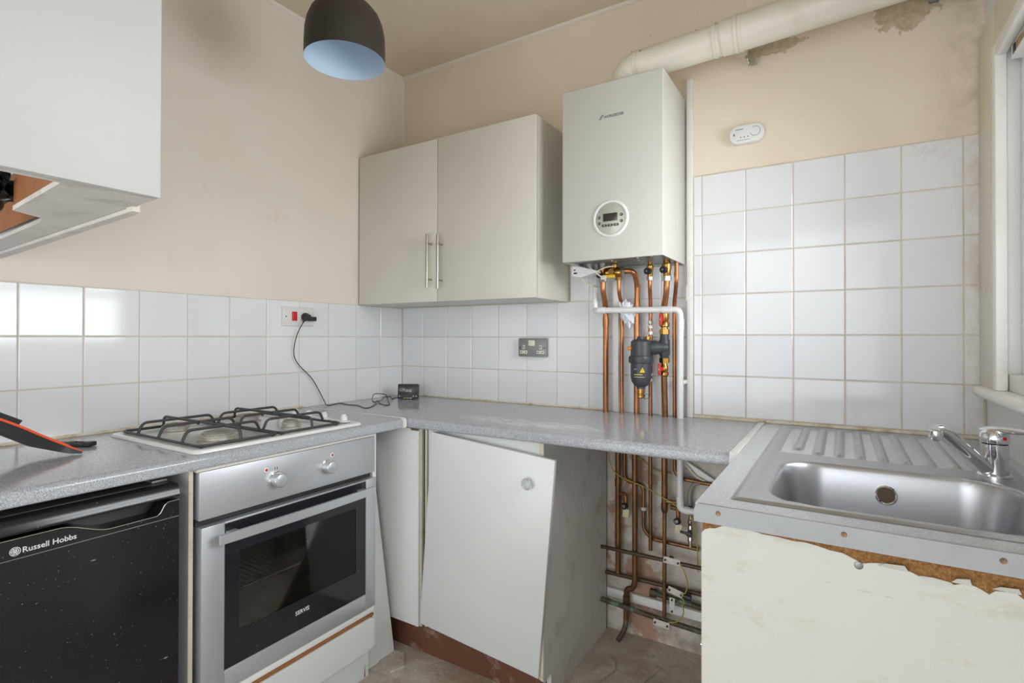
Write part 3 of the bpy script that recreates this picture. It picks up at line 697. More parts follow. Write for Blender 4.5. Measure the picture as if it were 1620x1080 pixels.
# ================================================================== FRIDGE
fr = thing('fridge', (.3, -1.65, 0), 'black under-counter fridge below the grey worktop', 'fridge')
part('cabinet', box(BM(), (.03, -1.893, .015), (.530, -1.401, .822), .006), M_BLACK, fr)
part('top_panel', box(BM(), (.03, -1.893, .8225), (.545, -1.401, .836), .004), M_FRIDGETOP, fr)
part('top_trim', box(BM(), (.40, -1.440, .8365), (.54, -1.405, .842), .001), M_GREYPLATE, fr)
b = BM(); rp = [(.531, .803), (.578, .803), (.5845, .8045), (.587, .808), (.5865, .811), (.5805, .8285), (.578, .832), (.573, .834), (.531, .834)]
prism(b, [(x, -1.896, z) for x, z in rp], (0, .498, 0)); bar = part('door_cap', b, M_FRIDGE, fr, 'glossy rounded black door top')
# door with a scooped finger grip
DY0, DY1 = -1.896, -1.398
ys = [DY0 + (DY1-DY0)*i/60 for i in range(61)]
def lipz(y):
    z = .796
    if y > -1.635 and y < -1.425:
        s = (y+1.635)/.21; z = .796 - .028*(sstep(0, .45, s) * sstep(1.0, .90, s))
    return z
b = BM(); A = [[b.verts.new((x, y, z)) for x, z in ((.5325, .02), (.583, .02), (.583, lipz(y)-.003), (.580, lipz(y)), (.5325, lipz(y)))] for y in ys]
for p_, q_ in zip(A, A[1:]):
    for i in range(5): b.faces.new([p_[i], q_[i], q_[(i+1) % 5], p_[(i+1) % 5]])
b.faces.new(A[0]); b.faces.new(A[-1][::-1]); dr = part('door', b, M_FRIDGE, fr, 'glossy black door')
b = BM(); tube(b, [(.5828, y, lipz(y)-.0005) for y in ys], .0011, 6); part('lip_trim', b, M_NICKEL, dr)
b = BM(); tube(b, [(.583, -1.896, .756), (.583, -1.399, .756)], .0008, 6); part('trim_line', b, M_GREYPLATE, dr)
b = text_bm('Russell Hobbs', .0155, (.5832, -1.693, .766), (0, 1, 0), (0, 0, 1), .0003, 1.0, .0002); part('lettering', b, M_INKWHITE, dr, 'white maker name')
b = BM()
for rr in (.0028, .0055, .0082): lathe(b, [(rr-.0006, .0002), (rr+.0006, .0002), (rr+.0006, -.0003)], (.5833, -1.7035, .7715), (1, 0, 0), 20)
for k in range(3):
    a_ = k*math.pi/3; d_ = Vector((0, math.cos(a_), math.sin(a_)))*.008; tube(b, [Vector((.5833, -1.7035, .7715))-d_, Vector((.5833, -1.7035, .7715))+d_], .0005, 5)
part('rose_emblem', b, M_INKWHITE, dr)

# ================================================================== HOB
hb = thing('gas_hob', (.32, -1.07, W), 'white four burner gas hob with black wire pan supports', 'hob')
b = BM(); HZ = W+.010
rings = []
for ins, z in ((0, W+.0006), (0, W+.004), (.003, W+.0085), (.008, HZ), (.022, HZ), (.030, HZ-.003)):
    rings.append([b.verts.new((x, y, z)) for x, y in rrect(.078+ins, .566-ins, -1.352+ins, -.788-ins, .022-min(ins*.4, .008))])
for p_, q_ in zip(rings, rings[1:]):
    n_ = len(p_)
    for i in range(n_): b.faces.new([p_[i], p_[(i+1) % n_], q_[(i+1) % n_], q_[i]])
b.faces.new(rings[-1]); b.faces.new(rings[0][::-1]); part('hob_plate', b, M_HOB, hb)
PZ_ = HZ-.003
for x, y, r_ in ((.452, -1.228, .050), (.205, -1.222, .038), (.440, -.985, .027), (.205, -.985, .038)):
    bu_ = part('burner', lathe(BM(), [(r_*1.12, 0), (r_*1.1, .004), (r_*.92, .006), (r_*.9, .013), (r_*1.0, .0145), (r_*1.0, .018), (r_*.9, .0195), (0, .0195)], (x, y, PZ_), (0, 0, 1), 28), M_BURNER, hb)
    part('burner_cap', lathe(BM(), [(r_*.86, .0197), (r_*.86, .023), (r_*.78, .0255), (r_*.3, .0262), (0, .0262)], (x, y, PZ_), (0, 0, 1), 28), M_BURNCAP, bu_)
for x in (.505, .402, .318, .240):
    k = part('knob', lathe(BM(), [(.022, 0), (.021, .003), (.0125, .005), (.0115, .018), (.010, .020), (0, .020)], (x, -.822, HZ), (0, 0, 1), 24), M_WHITE, hb)
    part('knob_grip', box(BM(), (x-.0025, -.831, HZ+.0195), (x+.0025, -.813, HZ+.025), .001), M_WHITE, k)
for y0, y1 in ((-1.328, -1.100), (-1.090, -.866)):
    b = BM(); z0, z1 = PZ_+.008, W+.047; xa, xb = .112, .540; ym = (y0+y1)/2
    fp = [(xa, y0, z0), (xb, y0, z0), (xb, y1, z0), (xa, y1, z0)]
    tube(b, fillet([((xa+xb)/2, y0, z0)] + [fp[1], fp[2], fp[3], fp[0]] + [((xa+xb)/2, y0, z0)], .018, 5), .0042, 8)
    tube(b, fillet([(xa, ym, z0), (xa+.006, ym, z1), (xb-.006, ym, z1), (xb, ym, z0)], .018, 5), .0042, 8)
    for x in (.205, .325, .452):
        for ya, yb in ((y0, ym-.015), (y1, ym+.015)):
            s_ = 1 if yb > ya else -1
            tube(b, fillet([(x, ya, z0), (x, ya+s_*.014, z1), (x, yb+s_*.015, z1)], .014, 5), .0042, 8)
    for fx in (xa+.01, xb-.01):
        for fy in (y0+.01, y1-.01): cyl(b, (fx, fy, PZ_+.0003), (fx, fy, z0), .0045, n=8)
    part('pan_support', b, M_PANSUP, hb)

# ================================================================== WALL CUPBOARD (back wall)
wc = thing('wall_cupboard', (.485, -.15, 1.347), 'cream two door wall cupboard with bar handles in the corner', 'cupboard')
b = BM(); cz0, cz1 = 1.347, 2.053
part('side_panel', box(BM(), (.001, -.281, cz0), (.016, -.002, cz1), .001), M_CREAMCAB, wc); part('side_panel', box(BM(), (.954, -.281, cz0), (.970, -.002, cz1), .001), M_CREAMCAB, wc)
part('bottom_panel', box(BM(), (.0165, -.279, cz0+.002), (.9535, -.002, cz0+.018)), M_CREAMCAB, wc); part('top_panel', box(BM(), (.0165, -.279, cz1-.018), (.9535, -.002, cz1-.002)), M_CREAMCAB, wc)
part('back_panel', box(BM(), (.0165, -.008, cz0+.0185), (.9535, -.003, cz1-.0185)), M_CREAMCAB, wc)
for x0, x1, hx, hz in ((.003, .4835, .4535, 1.407), (.4865, .9695, .5120, 1.400)):
    d_ = part('door', box(BM(), (x0, -.300, cz0+.001), (x1, -.2835, cz1-.001 if x0 < .1 else cz1), .0015), M_CREAMCAB, wc)
    h_ = part('bar_handle', cyl(BM(), (hx, -.332, hz), (hx, -.332, hz+.230), .006, n=16), M_HANDLE, d_)
    for z in (hz+.036, hz+.190): part('handle_post', cyl(BM(), (hx, -.300, z), (hx, -.330, z), .0045, n=12), M_HANDLE, d_)

# ================================================================== BOILER
bo = thing('boiler', (1.272, -.15, 1.471), 'white wall-hung gas boiler with round control dial', 'boiler')
z0, z1 = 1.471, 2.104
b = BM(); box(b, (1.083, -.300, z0), (1.460, -.292, z1)); b.free()
b = box(BM(), (1.083, -.300, z0), (1.460, -.006, z1), .004, 3)
for f_ in [f_ for f_ in b.faces if f_.normal.z < -.9]: b.faces.remove(f_)
part('casing', b, M_BOILER, bo)
part('base_plate', box(BM(), (1.088, -.292, z0+.010), (1.455, -.008, z0+.013)), M_GREYPLATE, bo, 'grey perforated base plate')
for x, y in ((1.24, -.2), (1.30, -.25), (1.345, -.22), (1.40, -.24), (1.33, -.16), (1.44, -.25), (1.20, -.26)):
    part('plate_fixing', lathe(BM(), [(0, .004), (.004, .003), (.005, 0)], (x, y, z0+.010), (0, 0, -1), 10), M_NICKEL, bo)
dc_ = Vector((1.274, -.300, 1.614))
dl = part('control_ring', lathe(BM(), [(.0665, -.001), (.0665, .002), (.063, .006), (.058, .006), (.0565, .003)], dc_, (0, -1, 0), 56), M_WHITE, bo)
part('control_dial', lathe(BM(), [(0, .004), (.055, .004), (.0568, .0028), (.0568, -.001)], dc_, (0, -1, 0), 56), M_DIAL, bo)
part('screen', box(BM(), (dc_.x-.027, -.3055, dc_.z-.009), (dc_.x+.026, -.3038, dc_.z+.019), .0006), M_SCREEN, bo)
for dx, dz in ((-.042, .007), (-.042, -.014), (.041, .010), (.041, -.012)):
    k = part('button', lathe(BM(), [(0, .0062), (.0042, .006), (.0054, .004)], dc_+Vector((dx, 0, dz)), (0, -1, 0), 16), M_BLACK, bo)
    part('button_mark', lathe(BM(), [(0, .0066), (.0018, .0064)], dc_+Vector((dx, 0, dz)), (0, -1, 0), 10), M_INKWHITE, k)
for dx in (-.022, 0, .022):
    k = part('button', box(BM(), (dc_.x+dx-.009, -.3062, dc_.z-.0275), (dc_.x+dx+.009, -.3038, dc_.z-.0195), .0008), M_BLACK, bo)
    part('button_mark', box(BM(), (dc_.x+dx-.004, -.3064, dc_.z-.0245), (dc_.x+dx+.004, -.3061, dc_.z-.0225)), M_INKWHITE, k)
part('lettering', text_bm('WORCESTER', .0128, (1.2475, -.3004, 1.9745), (1, 0, 0), (0, 0, 1), .0003, 1.0, .00035), M_INKGREY, bo, 'grey maker name')
b = BM()
for dx in (0, .0045): tube(b, smooth_path([(1.2275+dx*1.2, -.3004, 1.972+dx*.3), (1.2325+dx, -.3004, 1.9745), (1.2385+dx, -.3004, 1.984), (1.2445+dx*.6, -.3004, 1.988)], 5), .0010, 6)
part('maker_mark', b, M_INKGREY, bo)
# wiring box under the left corner with cables
b = BM(); prism(b, [(1.062, -.17, 1.474), (1.062, -.17, 1.436), (1.10, -.17, 1.428), (1.165, -.17, 1.446), (1.165, -.17, 1.452), (1.085, -.17, 1.474)], (0, .045, 0)); jb = part('wiring_box', b, M_WHITE, bo)
part('terminal_slot', box(BM(), (1.070, -.1712, 1.443), (1.084, -.1702, 1.449)), M_BLACK, jb); part('terminal_slot', box(BM(), (1.070, -.1712, 1.456), (1.077, -.1702, 1.461)), M_BLACK, jb)
for pts in ([(1.11, -.16, 1.44), (1.16, -.165, 1.447), (1.195, -.16, 1.462), (1.225, -.14, 1.468)], [(1.135, -.165, 1.468), (1.155, -.165, 1.448), (1.175, -.15, 1.430), (1.185, -.12, 1.415)], [(1.085, -.15, 1.432), (1.095, -.12, 1.412), (1.115, -.08, 1.402), (1.128, -.05, 1.398)]):
    part('cable', tube(BM(), smooth_path(pts, 6), .0028, 8), M_CABLE, jb)
for x, y in ((1.125, -.15), (1.15, -.13), (1.178, -.14)): part('grey_connector', lathe(BM(), [(0, .02), (.009, .02), (.010, .010), (.012, 0)], (x, y, z0+.011), (0, 0, -1), 12), M_GREYFLEX, bo)

# flue
fl = thing('boiler_flue', (1.7, -.15, 2.105), 'white boiler flue pipe rising from the boiler along the wall', 'flue pipe')
def fz(x): return 2.212 + .054*(x-1.449)
part('elbow', tube(BM(), smooth_path([(1.272, -.15, 2.1055), (1.272, -.15, 2.145), (1.279, -.15, 2.178), (1.298, -.15, 2.196), (1.325, -.15, fz(1.325))], 6), .053, 32), M_FLUE, fl)
part('pipe_section', tube(BM(), [(1.325, -.15, fz(1.325)), (1.62, -.15, fz(1.62))], .0535, 36), M_FLUE, fl)
part('pipe_section', tube(BM(), [(1.62, -.15, fz(1.62)), (2.332, -.15, fz(2.332))], .0575, 36), M_FLUE, fl)
for x, r_ in ((1.322, .0565), (1.338, .0555), (1.600, .0565), (1.668, .0605), (1.682, .0600)):
    part('collar', tube(BM(), [(x-.005, -.15, fz(x)), (x+.005, -.15, fz(x))], r_, 36), M_FLUE, fl)
for x, a_ in ((1.31, -62), (1.3165, -48), (1.345, -40), (1.54, 60)):
    a_ = math.radians(a_); nrm = Vector((0, -math.cos(a_*.9), math.sin(abs(a_)*.9))); p_ = Vector((x, -.15, fz(x))) + nrm*.0535
    part('screw', lathe(BM(), [(0, .002), (.0025, .0018), (.0035, 0)], p_, nrm, 10), M_RUST, fl)
b = BM(); box(b, (1.690, -.060, 2.150), (1.712, -.056, 2.200)); box(b, (1.690, -.056, 2.176), (1.712, .004, 2.180)); part('wall_bracket', b, M_NICKEL, fl)
part('bracket_bolt', cyl(BM(), (1.688, -.082, 2.172), (1.688, -.061, 2.172), .006, n=12), M_NICKEL, fl)
single('wall_fixing', box(BM(), (2.200, -.012, 2.232), (2.226, .0048, 2.262), .003), M_GREYPLATE, 'small grey metal fixing on the flaking plaster by the window', 'fixing')

# carbon monoxide alarm
co = thing('carbon_monoxide_alarm', (1.677, 0, 1.89), 'white oval carbon monoxide alarm on the wall right of the boiler', 'alarm')
b = BM(); rings = []
for ins, y in ((.002, .004), (0, -.002), (0, -.016), (.003, -.021), (.008, -.0225)):
    rings.append([b.verts.new((x, y, z)) for x, z in rrect(1.620+ins, 1.737-ins, 1.893+ins, 1.961-ins, .030-ins)])
for p_, q_ in zip(rings, rings[1:]):
    n_ = len(p_)
    for i in range(n_): b.faces.new([p_[i], p_[(i+1) % n_], q_[(i+1) % n_], q_[i]])
b.faces.new(rings[-1]); b.faces.new(rings[0][::-1]); part('body', b, M_WHITE, co)
b = BM(); tube(b, [(1.708+.0165*math.cos(a_), -.0226, 1.930+.0165*math.sin(a_)) for a_ in [math.radians(-165+285*i/24) for i in range(25)]], .0008, 6); part('sounder_ring', b, M_INKGREY, co)
part('test_slot', box(BM(), (1.636, -.0232, 1.923), (1.639, -.0224, 1.931)), M_BLACK, co)
for x in (1.660, 1.672, 1.684): part('indicator', lathe(BM(), [(0, .0006), (.0022, .0004), (.0024, 0)], (x, -.0225, 1.915), (0, -1, 0), 10), M_GREYPLATE, co)
part('print_line', box(BM(), (1.642, -.0228, 1.9425), (1.668, -.0224, 1.9450)), M_INKGREY, co); part('print_line', box(BM(), (1.648, -.0228, 1.9035), (1.690, -.0224, 1.9050)), M_GREYPLATE, co)

# trunking and strip on the wall
tk = thing('cable_trunking', (1.478, -.01, W), 'tall white plastic cable trunking right of the boiler', 'trunking')
part('channel', box(BM(), (1.4675, -.014, W+.0005), (1.4885, .0045, 2.175), .0015), M_TRUNK, tk)
part('coupler', box(BM(), (1.4655, -.0175, 1.335), (1.4905, -.010, 1.392), .0015), M_TRUNK, tk)
t2 = single('trunking_strip', box(BM(), (1.175, -.022, W+.0005), (1.1985, -.0005, 1.425), .0015), M_TRUNK, 'short white trunking strip between copper pipes below the boiler', 'trunking')

# ================================================================== PIPEWORK ABOVE THE WORKTOP
def nut(p, axis, r, h, n=6):
    ax = Vector(axis).normalized(); p = Vector(p); return cyl(BM(), p-ax*h/2, p+ax*h/2, r, n=n)
Zb = W-TT-.004
p1 = thing('copper_pipe', (1.152, -.04, Zb), 'leftmost thick copper pipe with brass valve under the boiler', 'pipe', 'copper boiler pipes')
part('pipe', tube(BM(), fillet([(1.16, -.09, 1.42), (1.16, -.09, 1.382), (1.152, -.04, 1.315), (1.152, -.04, W+.0005)], .03), .011, 16), M_COPPER, p1)
part('solder_sleeve', cyl(BM(), (1.152, -.04, 1.24), (1.152, -.04, 1.275), .0125), M_COPPER, p1)
part('nut', nut((1.16, -.09, 1.421), (0, 0, 1), .0165, .016), M_NICKEL, p1)
b = BM(); lathe(b, [(.014, 0), (.016, .004), (.016, .02), (.019, .024), (.019, .036), (.012, .040), (.012, .052)], (1.16, -.09, 1.43), (0, 0, 1), 16); v1 = part('valve', b, M_BRASS, p1); part('spindle_hub', cyl(BM(), (1.153, -.119, 1.440), (1.1525, -.1205, 1.440), .004, n=10), M_NICKEL, v1)
part('black_spindle', cyl(BM(), (1.157, -.106, 1.440), (1.153, -.119, 1.440), .0115, n=18), M_BLACK, v1)
p2 = thing('copper_pipe', (1.222, -.04, Zb), 'thin copper pipe second from left, passing the crumpled wrap', 'pipe', 'copper boiler pipes')
part('pipe', tube(BM(), fillet([(1.226, -.09, 1.43), (1.226, -.09, 1.371), (1.220, -.04, 1.325), (1.220, -.04, W+.0005)], .03), .0075, 14), M_COPPER, p2)
part('nut', nut((1.226, -.09, 1.428), (0, 0, 1), .013, .018), M_BRASS, p2)
p3 = thing('copper_pipe', (1.281, -.05, Zb), 'thick copper gas pipe with arched top below the boiler', 'pipe', 'copper boiler pipes')
part('pipe', tube(BM(), fillet([(1.235, -.10, 1.452), (1.287, -.092, 1.452), (1.287, -.045, 1.40), (1.281, -.04, 1.30), (1.281, -.04, W+.0005)], .035, 8), .011, 16), M_COPPER, p3)
part('solder_sleeve', cyl(BM(), (1.2865, -.046, 1.378), (1.2865, -.046, 1.402), .0125), M_COPPER, p3)
part('solder_sleeve', cyl(BM(), (1.281, -.04, 1.245), (1.281, -.04, 1.270), .0125), M_COPPER, p3)
b = BM(); cyl(b, (1.182, -.105, 1.448), (1.240, -.10, 1.448), .019, n=18); lathe(b, [(0, -.026), (.013, -.026), (.0155, -.018), (.0155, -.008), (.013, 0), (.013, .012), (.0165, .014), (.0165, .026)], (1.210, -.102, 1.452), (0, 0, 1), 14); cyl(b, (1.210, -.118, 1.448), (1.210, -.133, 1.448), .0135, n=6); cyl(b, (1.196, -.104, 1.448), (1.202, -.104, 1.448), .0215, n=18); cyl(b, (1.222, -.102, 1.448), (1.228, -.102, 1.448), .0215, n=18)
gv = part('gas_valve', b, M_BRASS, p3)
part('nut', nut((1.2475, -.099, 1.453), (1, 0, 0), .017, .016), M_NICKEL, p3)
part('yellow_lever', box(BM(), (1.178, -.142, 1.424), (1.228, -.134, 1.436), .002), M_YELLOW, gv); part('lever_tag', box(BM(), (1.172, -.144, 1.418), (1.196, -.1425, 1.434), .0005), M_TAG, gv)
p4 = thing('copper_pipe', (1.337, -.045, Zb), 'thin copper pipe with black-dialled brass valve, left of the red levers', 'pipe', 'copper boiler pipes')
part('pipe', tube(BM(), fillet([(1.350, -.09, 1.43), (1.349, -.09, 1.39), (1.340, -.05, 1.31), (1.339, -.05, 1.24), (1.339, -.05, W+.0005)], .03), .0075, 14), M_COPPER, p4)
b = BM(); lathe(b, [(.009, 0), (.011, .004), (.011, .022), (.0135, .026), (.0135, .042), (.009, .046), (.009, .058)], (1.350, -.09, 1.424), (0, 0, 1), 14); v = part('valve', b, M_BRASS, p4)
part('spindle_hub', cyl(BM(), (1.345, -.116, 1.444), (1.3446, -.1178, 1.444), .004, n=10), M_NICKEL, v); part('black_spindle', cyl(BM(), (1.348, -.102, 1.444), (1.345, -.116, 1.444), .0125, n=18), M_BLACK, v); part('nut', nut((1.350, -.09, 1.418), (0, 0, 1), .0135, .014), M_NICKEL, p4)
for z in (1.253, 1.236, 1.212): part('nut', nut((1.339, -.05, z), (0, 0, 1), .0115, .012), M_NICKEL, p4)
for z in (1.052, 1.030): part('nut', nut((1.339, -.05, z), (0, 0, 1), .011, .012), M_NICKEL, p4)
p5 = thing('copper_pipe', (1.393, -.06, Zb), 'thick copper pipe with two red lever valves beside the black filter', 'pipe', 'copper boiler pipes')
part('pipe', tube(BM(), fillet([(1.416, -.10, 1.42), (1.415, -.10, 1.37), (1.396, -.06, 1.31), (1.395, -.06, 1.275)], .03), .011, 16), M_COPPER, p5)
part('pipe', tube(BM(), [(1.395, -.06, 1.05), (1.394, -.045, W+.0005)], .011, 16), M_OLDCOP, p5)
b = BM(); lathe(b, [(.012, 0), (.015, .004), (.015, .022), (.0175, .028), (.0175, .046), (.013, .050), (.013, .062)], (1.416, -.10, 1.420), (0, 0, 1), 16); v = part('valve', b, M_BRASS, p5)
part('spindle_hub', cyl(BM(), (1.409, -.131, 1.444), (1.4086, -.1328, 1.444), .004, n=10), M_NICKEL, v); part('black_spindle', cyl(BM(), (1.413, -.116, 1.444), (1.409, -.131, 1.444), .0130, n=18), M_BLACK, v); part('nut', nut((1.416, -.10, 1.413), (0, 0, 1), .0175, .018), M_NICKEL, p5)
for za, zb_, zl in ((1.207, 1.290, 1.262), (1.048, 1.118, 1.075)):
    b = BM()
    if za > 1.2: lathe(b, [(.012, .083), (.017, .078), (.017, .058), (.014, .05), (.0185, .044), (.0185, .03), (.013, .026), (.013, .018)], (1.396, -.06, za), (0, 0, 1), 16); cyl(b, (1.396, -.06, za), (1.396, -.06, za+.018), .0195, n=6)
    else: lathe(b, [(.012, 0), (.0155, .004), (.0155, .014), (.012, .018), (.0145, .022), (.0145, .036), (.011, .042), (.011, .05)], (1.396, -.06, za), (0, 0, 1), 16); cyl(b, (1.396, -.06, za+.05), (1.396, -.06, za+.068), .0195, n=6)
    v = part('lever_valve', b, M_BRASS, p5)
    xl = 1.391 if za > 1.2 else 1.386
    b = BM(); cyl(b, (xl+.004, -.076, zl), (xl, -.094, zl), .0085, n=12); box(b, (xl-.006, -.097, zl-.022), (xl+.006, -.088, zl+.022), .003); part('red_lever', b, M_REDH, v)
    part('lever_screw', cyl(BM(), (xl-.0005, -.0995, zl), (xl, -.096, zl), .0035, n=10), M_NICKEL, v)
p6 = thing('copper_pipe', (1.429, -.04, Zb), 'rightmost thin copper pipe with kinked top below the boiler', 'pipe', 'copper boiler pipes')
part('pipe', tube(BM(), fillet([(1.449, -.09, 1.482), (1.449, -.09, 1.40), (1.428, -.04, 1.325), (1.429, -.04, W+.0005)], .03), .0075, 14), M_COPPER, p6)
part('solder_sleeve', cyl(BM(), (1.449, -.09, 1.41), (1.449, -.09, 1.436), .0088), M_COPPER, p6)
# white overflow pipe
ow = thing('overflow_pipe', (1.3, -.07, W), 'white plastic overflow pipe crossing in front of the copper pipes', 'pipe')
part('pipe', tube(BM(), fillet([(1.112, -.052, 1.470), (1.112, -.052, 1.303), (1.128, -.075, 1.303), (1.456, -.075, 1.298), (1.456, -.062, 1.262), (1.453, -.055, W+.0005)], .018, 6), .0118, 16), M_OVERFLOW, ow)
for pa, pb in (((1.135, -.075, 1.3028), (1.162, -.075, 1.3025)), ((1.392, -.075, 1.299), (1.428, -.075, 1.2985)), ((1.4555, -.059, 1.262), (1.455, -.058, 1.225))): part('socket', cyl(BM(), pa, pb, .0136), M_OVERFLOW, ow)
part('wall_clip', box(BM(), (1.440, -.05, 1.020), (1.470, -.001, 1.034), .002), M_TRUNK, ow)

# magnetic filter
mf = thing('magnetic_filter', (1.321, -.11, .965), 'dark grey magnetic boiler filter with yellow warning triangle and brass drain', 'filter')
fc = (1.321, -.110, 0)
part('upper_housing', lathe(BM(), [(0, 1.198), (.012, 1.198), (.014, 1.188), (.030, 1.186), (.0375, 1.178), (.0385, 1.126), (.0385, 1.124)], fc, (0, 0, 1), 32), M_FILTER, mf)
col_ = part('collar', lathe(BM(), [(.0385, 1.1265), (.0435, 1.124), (.0445, 1.120), (.0445, 1.100), (.0425, 1.097), (.038, 1.0965)], fc, (0, 0, 1), 36), M_FILTER, mf)
for i in range(18):
    a_ = 2*math.pi*i/18; c_ = Vector((1.321+.0445*math.cos(a_), -.11+.0445*math.sin(a_), 1.110)); part('grip_rib', obox(BM(), c_, (.003, .004, .020), (0, 0, a_)), M_FILTER, col_)
bd = part('canister', lathe(BM(), [(.0385, 1.0968), (.0385, 1.046), (.035, 1.028), (.026, 1.014), (.016, 1.008), (.016, 1.001)], fc, (0, 0, 1), 32), M_FILTER, mf)
part('brass_drain', lathe(BM(), [(.0135, 1.003), (.0135, .984), (.011, .982), (.011, .978), (.015, .976), (.015, .968), (.008, .964), (0, .964)], fc, (0, 0, 1), 16), M_BRASS, mf)
part('cap_cord', tube(BM(), smooth_path([(1.332, -.118, .974), (1.350, -.126, .984), (1.356, -.124, .974), (1.344, -.12, .964), (1.330, -.118, .968)], 5), .0009, 6), M_BLACK, mf)
part('bleed_knob', lathe(BM(), [(0, .012), (.006, .011), (.0078, .006), (.0078, 0)], (1.288, -.128, 1.153), (-.8, -.6, 0), 14), M_ORANGEC, mf)
dirn = (Vector((1.396, -.06, 0))-Vector((1.321, -.11, 0))).normalized()
q0 = Vector((1.321, -.11, 1.156))
part('side_branch', lathe(BM(), [(.022, .020), (.026, .040), (.0275, .052), (.0275, .060), (.024, .061), (.024, .074), (.025, .080), (.025, .096), (.018, .104), (0, .106)], q0, dirn, 24), M_FILTER, mf)
part('tee', lathe(BM(), [(0, 1.208), (.0165, 1.208), (.0165, 1.190), (.020, 1.184), (.020, 1.130), (.0165, 1.124), (.0165, 1.112), (0, 1.112)], (1.396, -.06, 0), (0, 0, 1), 22), M_FILTER, mf)
part('brass_plug', cyl(BM(), (1.338, -.088, 1.178), (1.340, -.086, 1.198), .010, n=6), M_BRASS, mf)
# warning triangle and printed lines wrapped on the canister, facing the room
fd = Vector((.30, -.954, 0)).normalized(); sd_ = Vector((.954, .30, 0)).normalized()
def on_can(u, z, r=.0389):
    a_ = u/r; d_ = fd*math.cos(a_)+sd_*math.sin(a_); return Vector((1.321, -.11, z)) + d_*r
b = BM(); tri = []
for u, z in ((-.0095, 1.064), (.0095, 1.064), (.0, 1.083)): tri.append(on_can(u+.006, z))
prism(b, tri, fd*.0012); part('warning_triangle', b, M_INKYEL, bd)
part('warning_mark', prism(BM(), [on_can(.0052, 1.0675)+fd*.0013, on_can(.0068, 1.0675)+fd*.0013, on_can(.0064, 1.0765)+fd*.0013, on_can(.0056, 1.0765)+fd*.0013], fd*.0003), M_BLACK, bd)
for za, ua, ub, th, m_ in ((1.055, -.026, .006, .0022, M_INKYEL), (1.046, -.026, .014, .0014, M_CAPCREAM), (1.075, -.026, -.016, .0018, M_CAPCREAM)):
    b = BM(); us_ = [ua+(ub-ua)*i/6 for i in range(7)]
    for u_a, u_b in zip(us_, us_[1:]): prism(b, [on_can(u_a, za), on_can(u_b, za), on_can(u_b, za+th), on_can(u_a, za+th)], fd*.0004)
    part('printed_line', b, m_, bd)
# crumpled wrap round the second pipe
b = BM(); bmesh.ops.create_icosphere(b, subdivisions=4, radius=1)
for v in b.verts:
    n = v.co.normalized(); d = .86 + .55*noise.noise(n*2.3+Vector((3, 1, 7))) + .28*abs(noise.noise(n*5.5))
    v.co = Vector((1.246 + n.x*d*.030 + .012*n.z*-1, -.058 + n.y*d*.018, 1.291 + n.z*d*.050))
single('plastic_wrap', b, M_CLOTH, 'crumpled white plastic wrap wedged behind the white overflow pipe', 'plastic wrap', angle=14)

# ================================================================== PIPEWORK UNDER THE WORKTOP
def under(label, pts, r, mat, rad=.02, name='old_pipe', cat='pipe'):
    o = thing(name, Vector(pts[0]), label, cat); part('pipe', tube(BM(), fillet(pts, rad), r, 14), mat, o); return o
ZT = W-TT-.0015
a1 = under('thick tarnished copper pipe beside the grubby cupboard side, under the worktop', [(1.204, -.04, ZT), (1.205, -.04, .254)], .011, M_OLDCOP)
part('coupling', cyl(BM(), (1.205, -.04, .36), (1.205, -.04, .45), .013), M_OLDCOP, a1); part('coupling', cyl(BM(), (1.2045, -.04, .60), (1.2045, -.04, .63), .0128), M_OLDCOP, a1)
a2 = under('thin dark pipe elbowing to the right behind the thick left pipe', [(1.222, -.018, ZT), (1.224, -.018, .620), (1.302, -.018, .612), (1.303, -.022, .44), (1.335, -.024, .41), (1.514, -.024, .405)], .0075, M_OLDCOP, .025)
part('bracket', cyl(BM(), (1.303, -.02, .515), (1.303, -.02, .527), .012), M_TAG, a2)
a3 = under('thick copper pipe with S-bend foot in the middle under the worktop', [(1.280, -.06, ZT), (1.281, -.058, .245), (1.272, -.055, .212), (1.246, -.055, .205), (1.243, -.05, .16), (1.240, -.045, .075)], .011, M_OLDCOP, .018)
part('elbow', cyl(BM(), (1.244, -.052, .175), (1.242, -.048, .125), .0135), M_DARKPIPE, a3)
part('green_stub', tube(BM(), smooth_path([(1.240, -.045, .085), (1.238, -.05, .055), (1.232, -.065, .030), (1.222, -.09, .012)], 4), .010, 12), M_VERD, a3, 'verdigris-covered end')
a4 = under('thin copper drop pipe fourth along under the worktop', [(1.337, -.045, ZT), (1.338, -.045, .372)], .0075, M_OLDCOP)
a5 = under('long copper pipe reducing in width above the lowest earth clamp', [(1.394, -.055, ZT), (1.395, -.055, .545)], .011, M_OLDCOP)
part('lower_pipe', tube(BM(), [(1.395, -.055, .545), (1.395, -.058, .140)], .0078, 12), M_OLDCOP, a5); part('reducer', lathe(BM(), [(.0085, .53), (.011, .535), (.0128, .545), (.0128, .565)], (1.395, -.055, 0), (0, 0, 1), 14), M_OLDCOP, a5)
part('side_stub', cyl(BM(), (1.395, -.055, .574), (1.437, -.05, .574), .0085), M_OLDCOP, a5)
a6 = under('thin copper pipe turning right below the white overflow pipe', [(1.426, -.03, ZT), (1.427, -.03, .685), (1.446, -.03, .661), (1.62, -.03, .652)], .0075, M_OLDCOP, .03)
h1 = under('upper horizontal dark pipe crossing under the worktop', [(1.148, -.075, .358), (1.60, -.075, .358)], .0075, M_DARKPIPE)
h2 = under('middle horizontal brown pipe crossing under the worktop', [(1.148, -.028, .240), (1.60, -.028, .243)], .0085, M_DARKPIPE)
h3 = under('lowest green-stained pipe near the floor under the worktop', [(1.148, -.075, .150), (1.34, -.068, .132), (1.60, -.06, .118)], .010, M_VERD, .05)
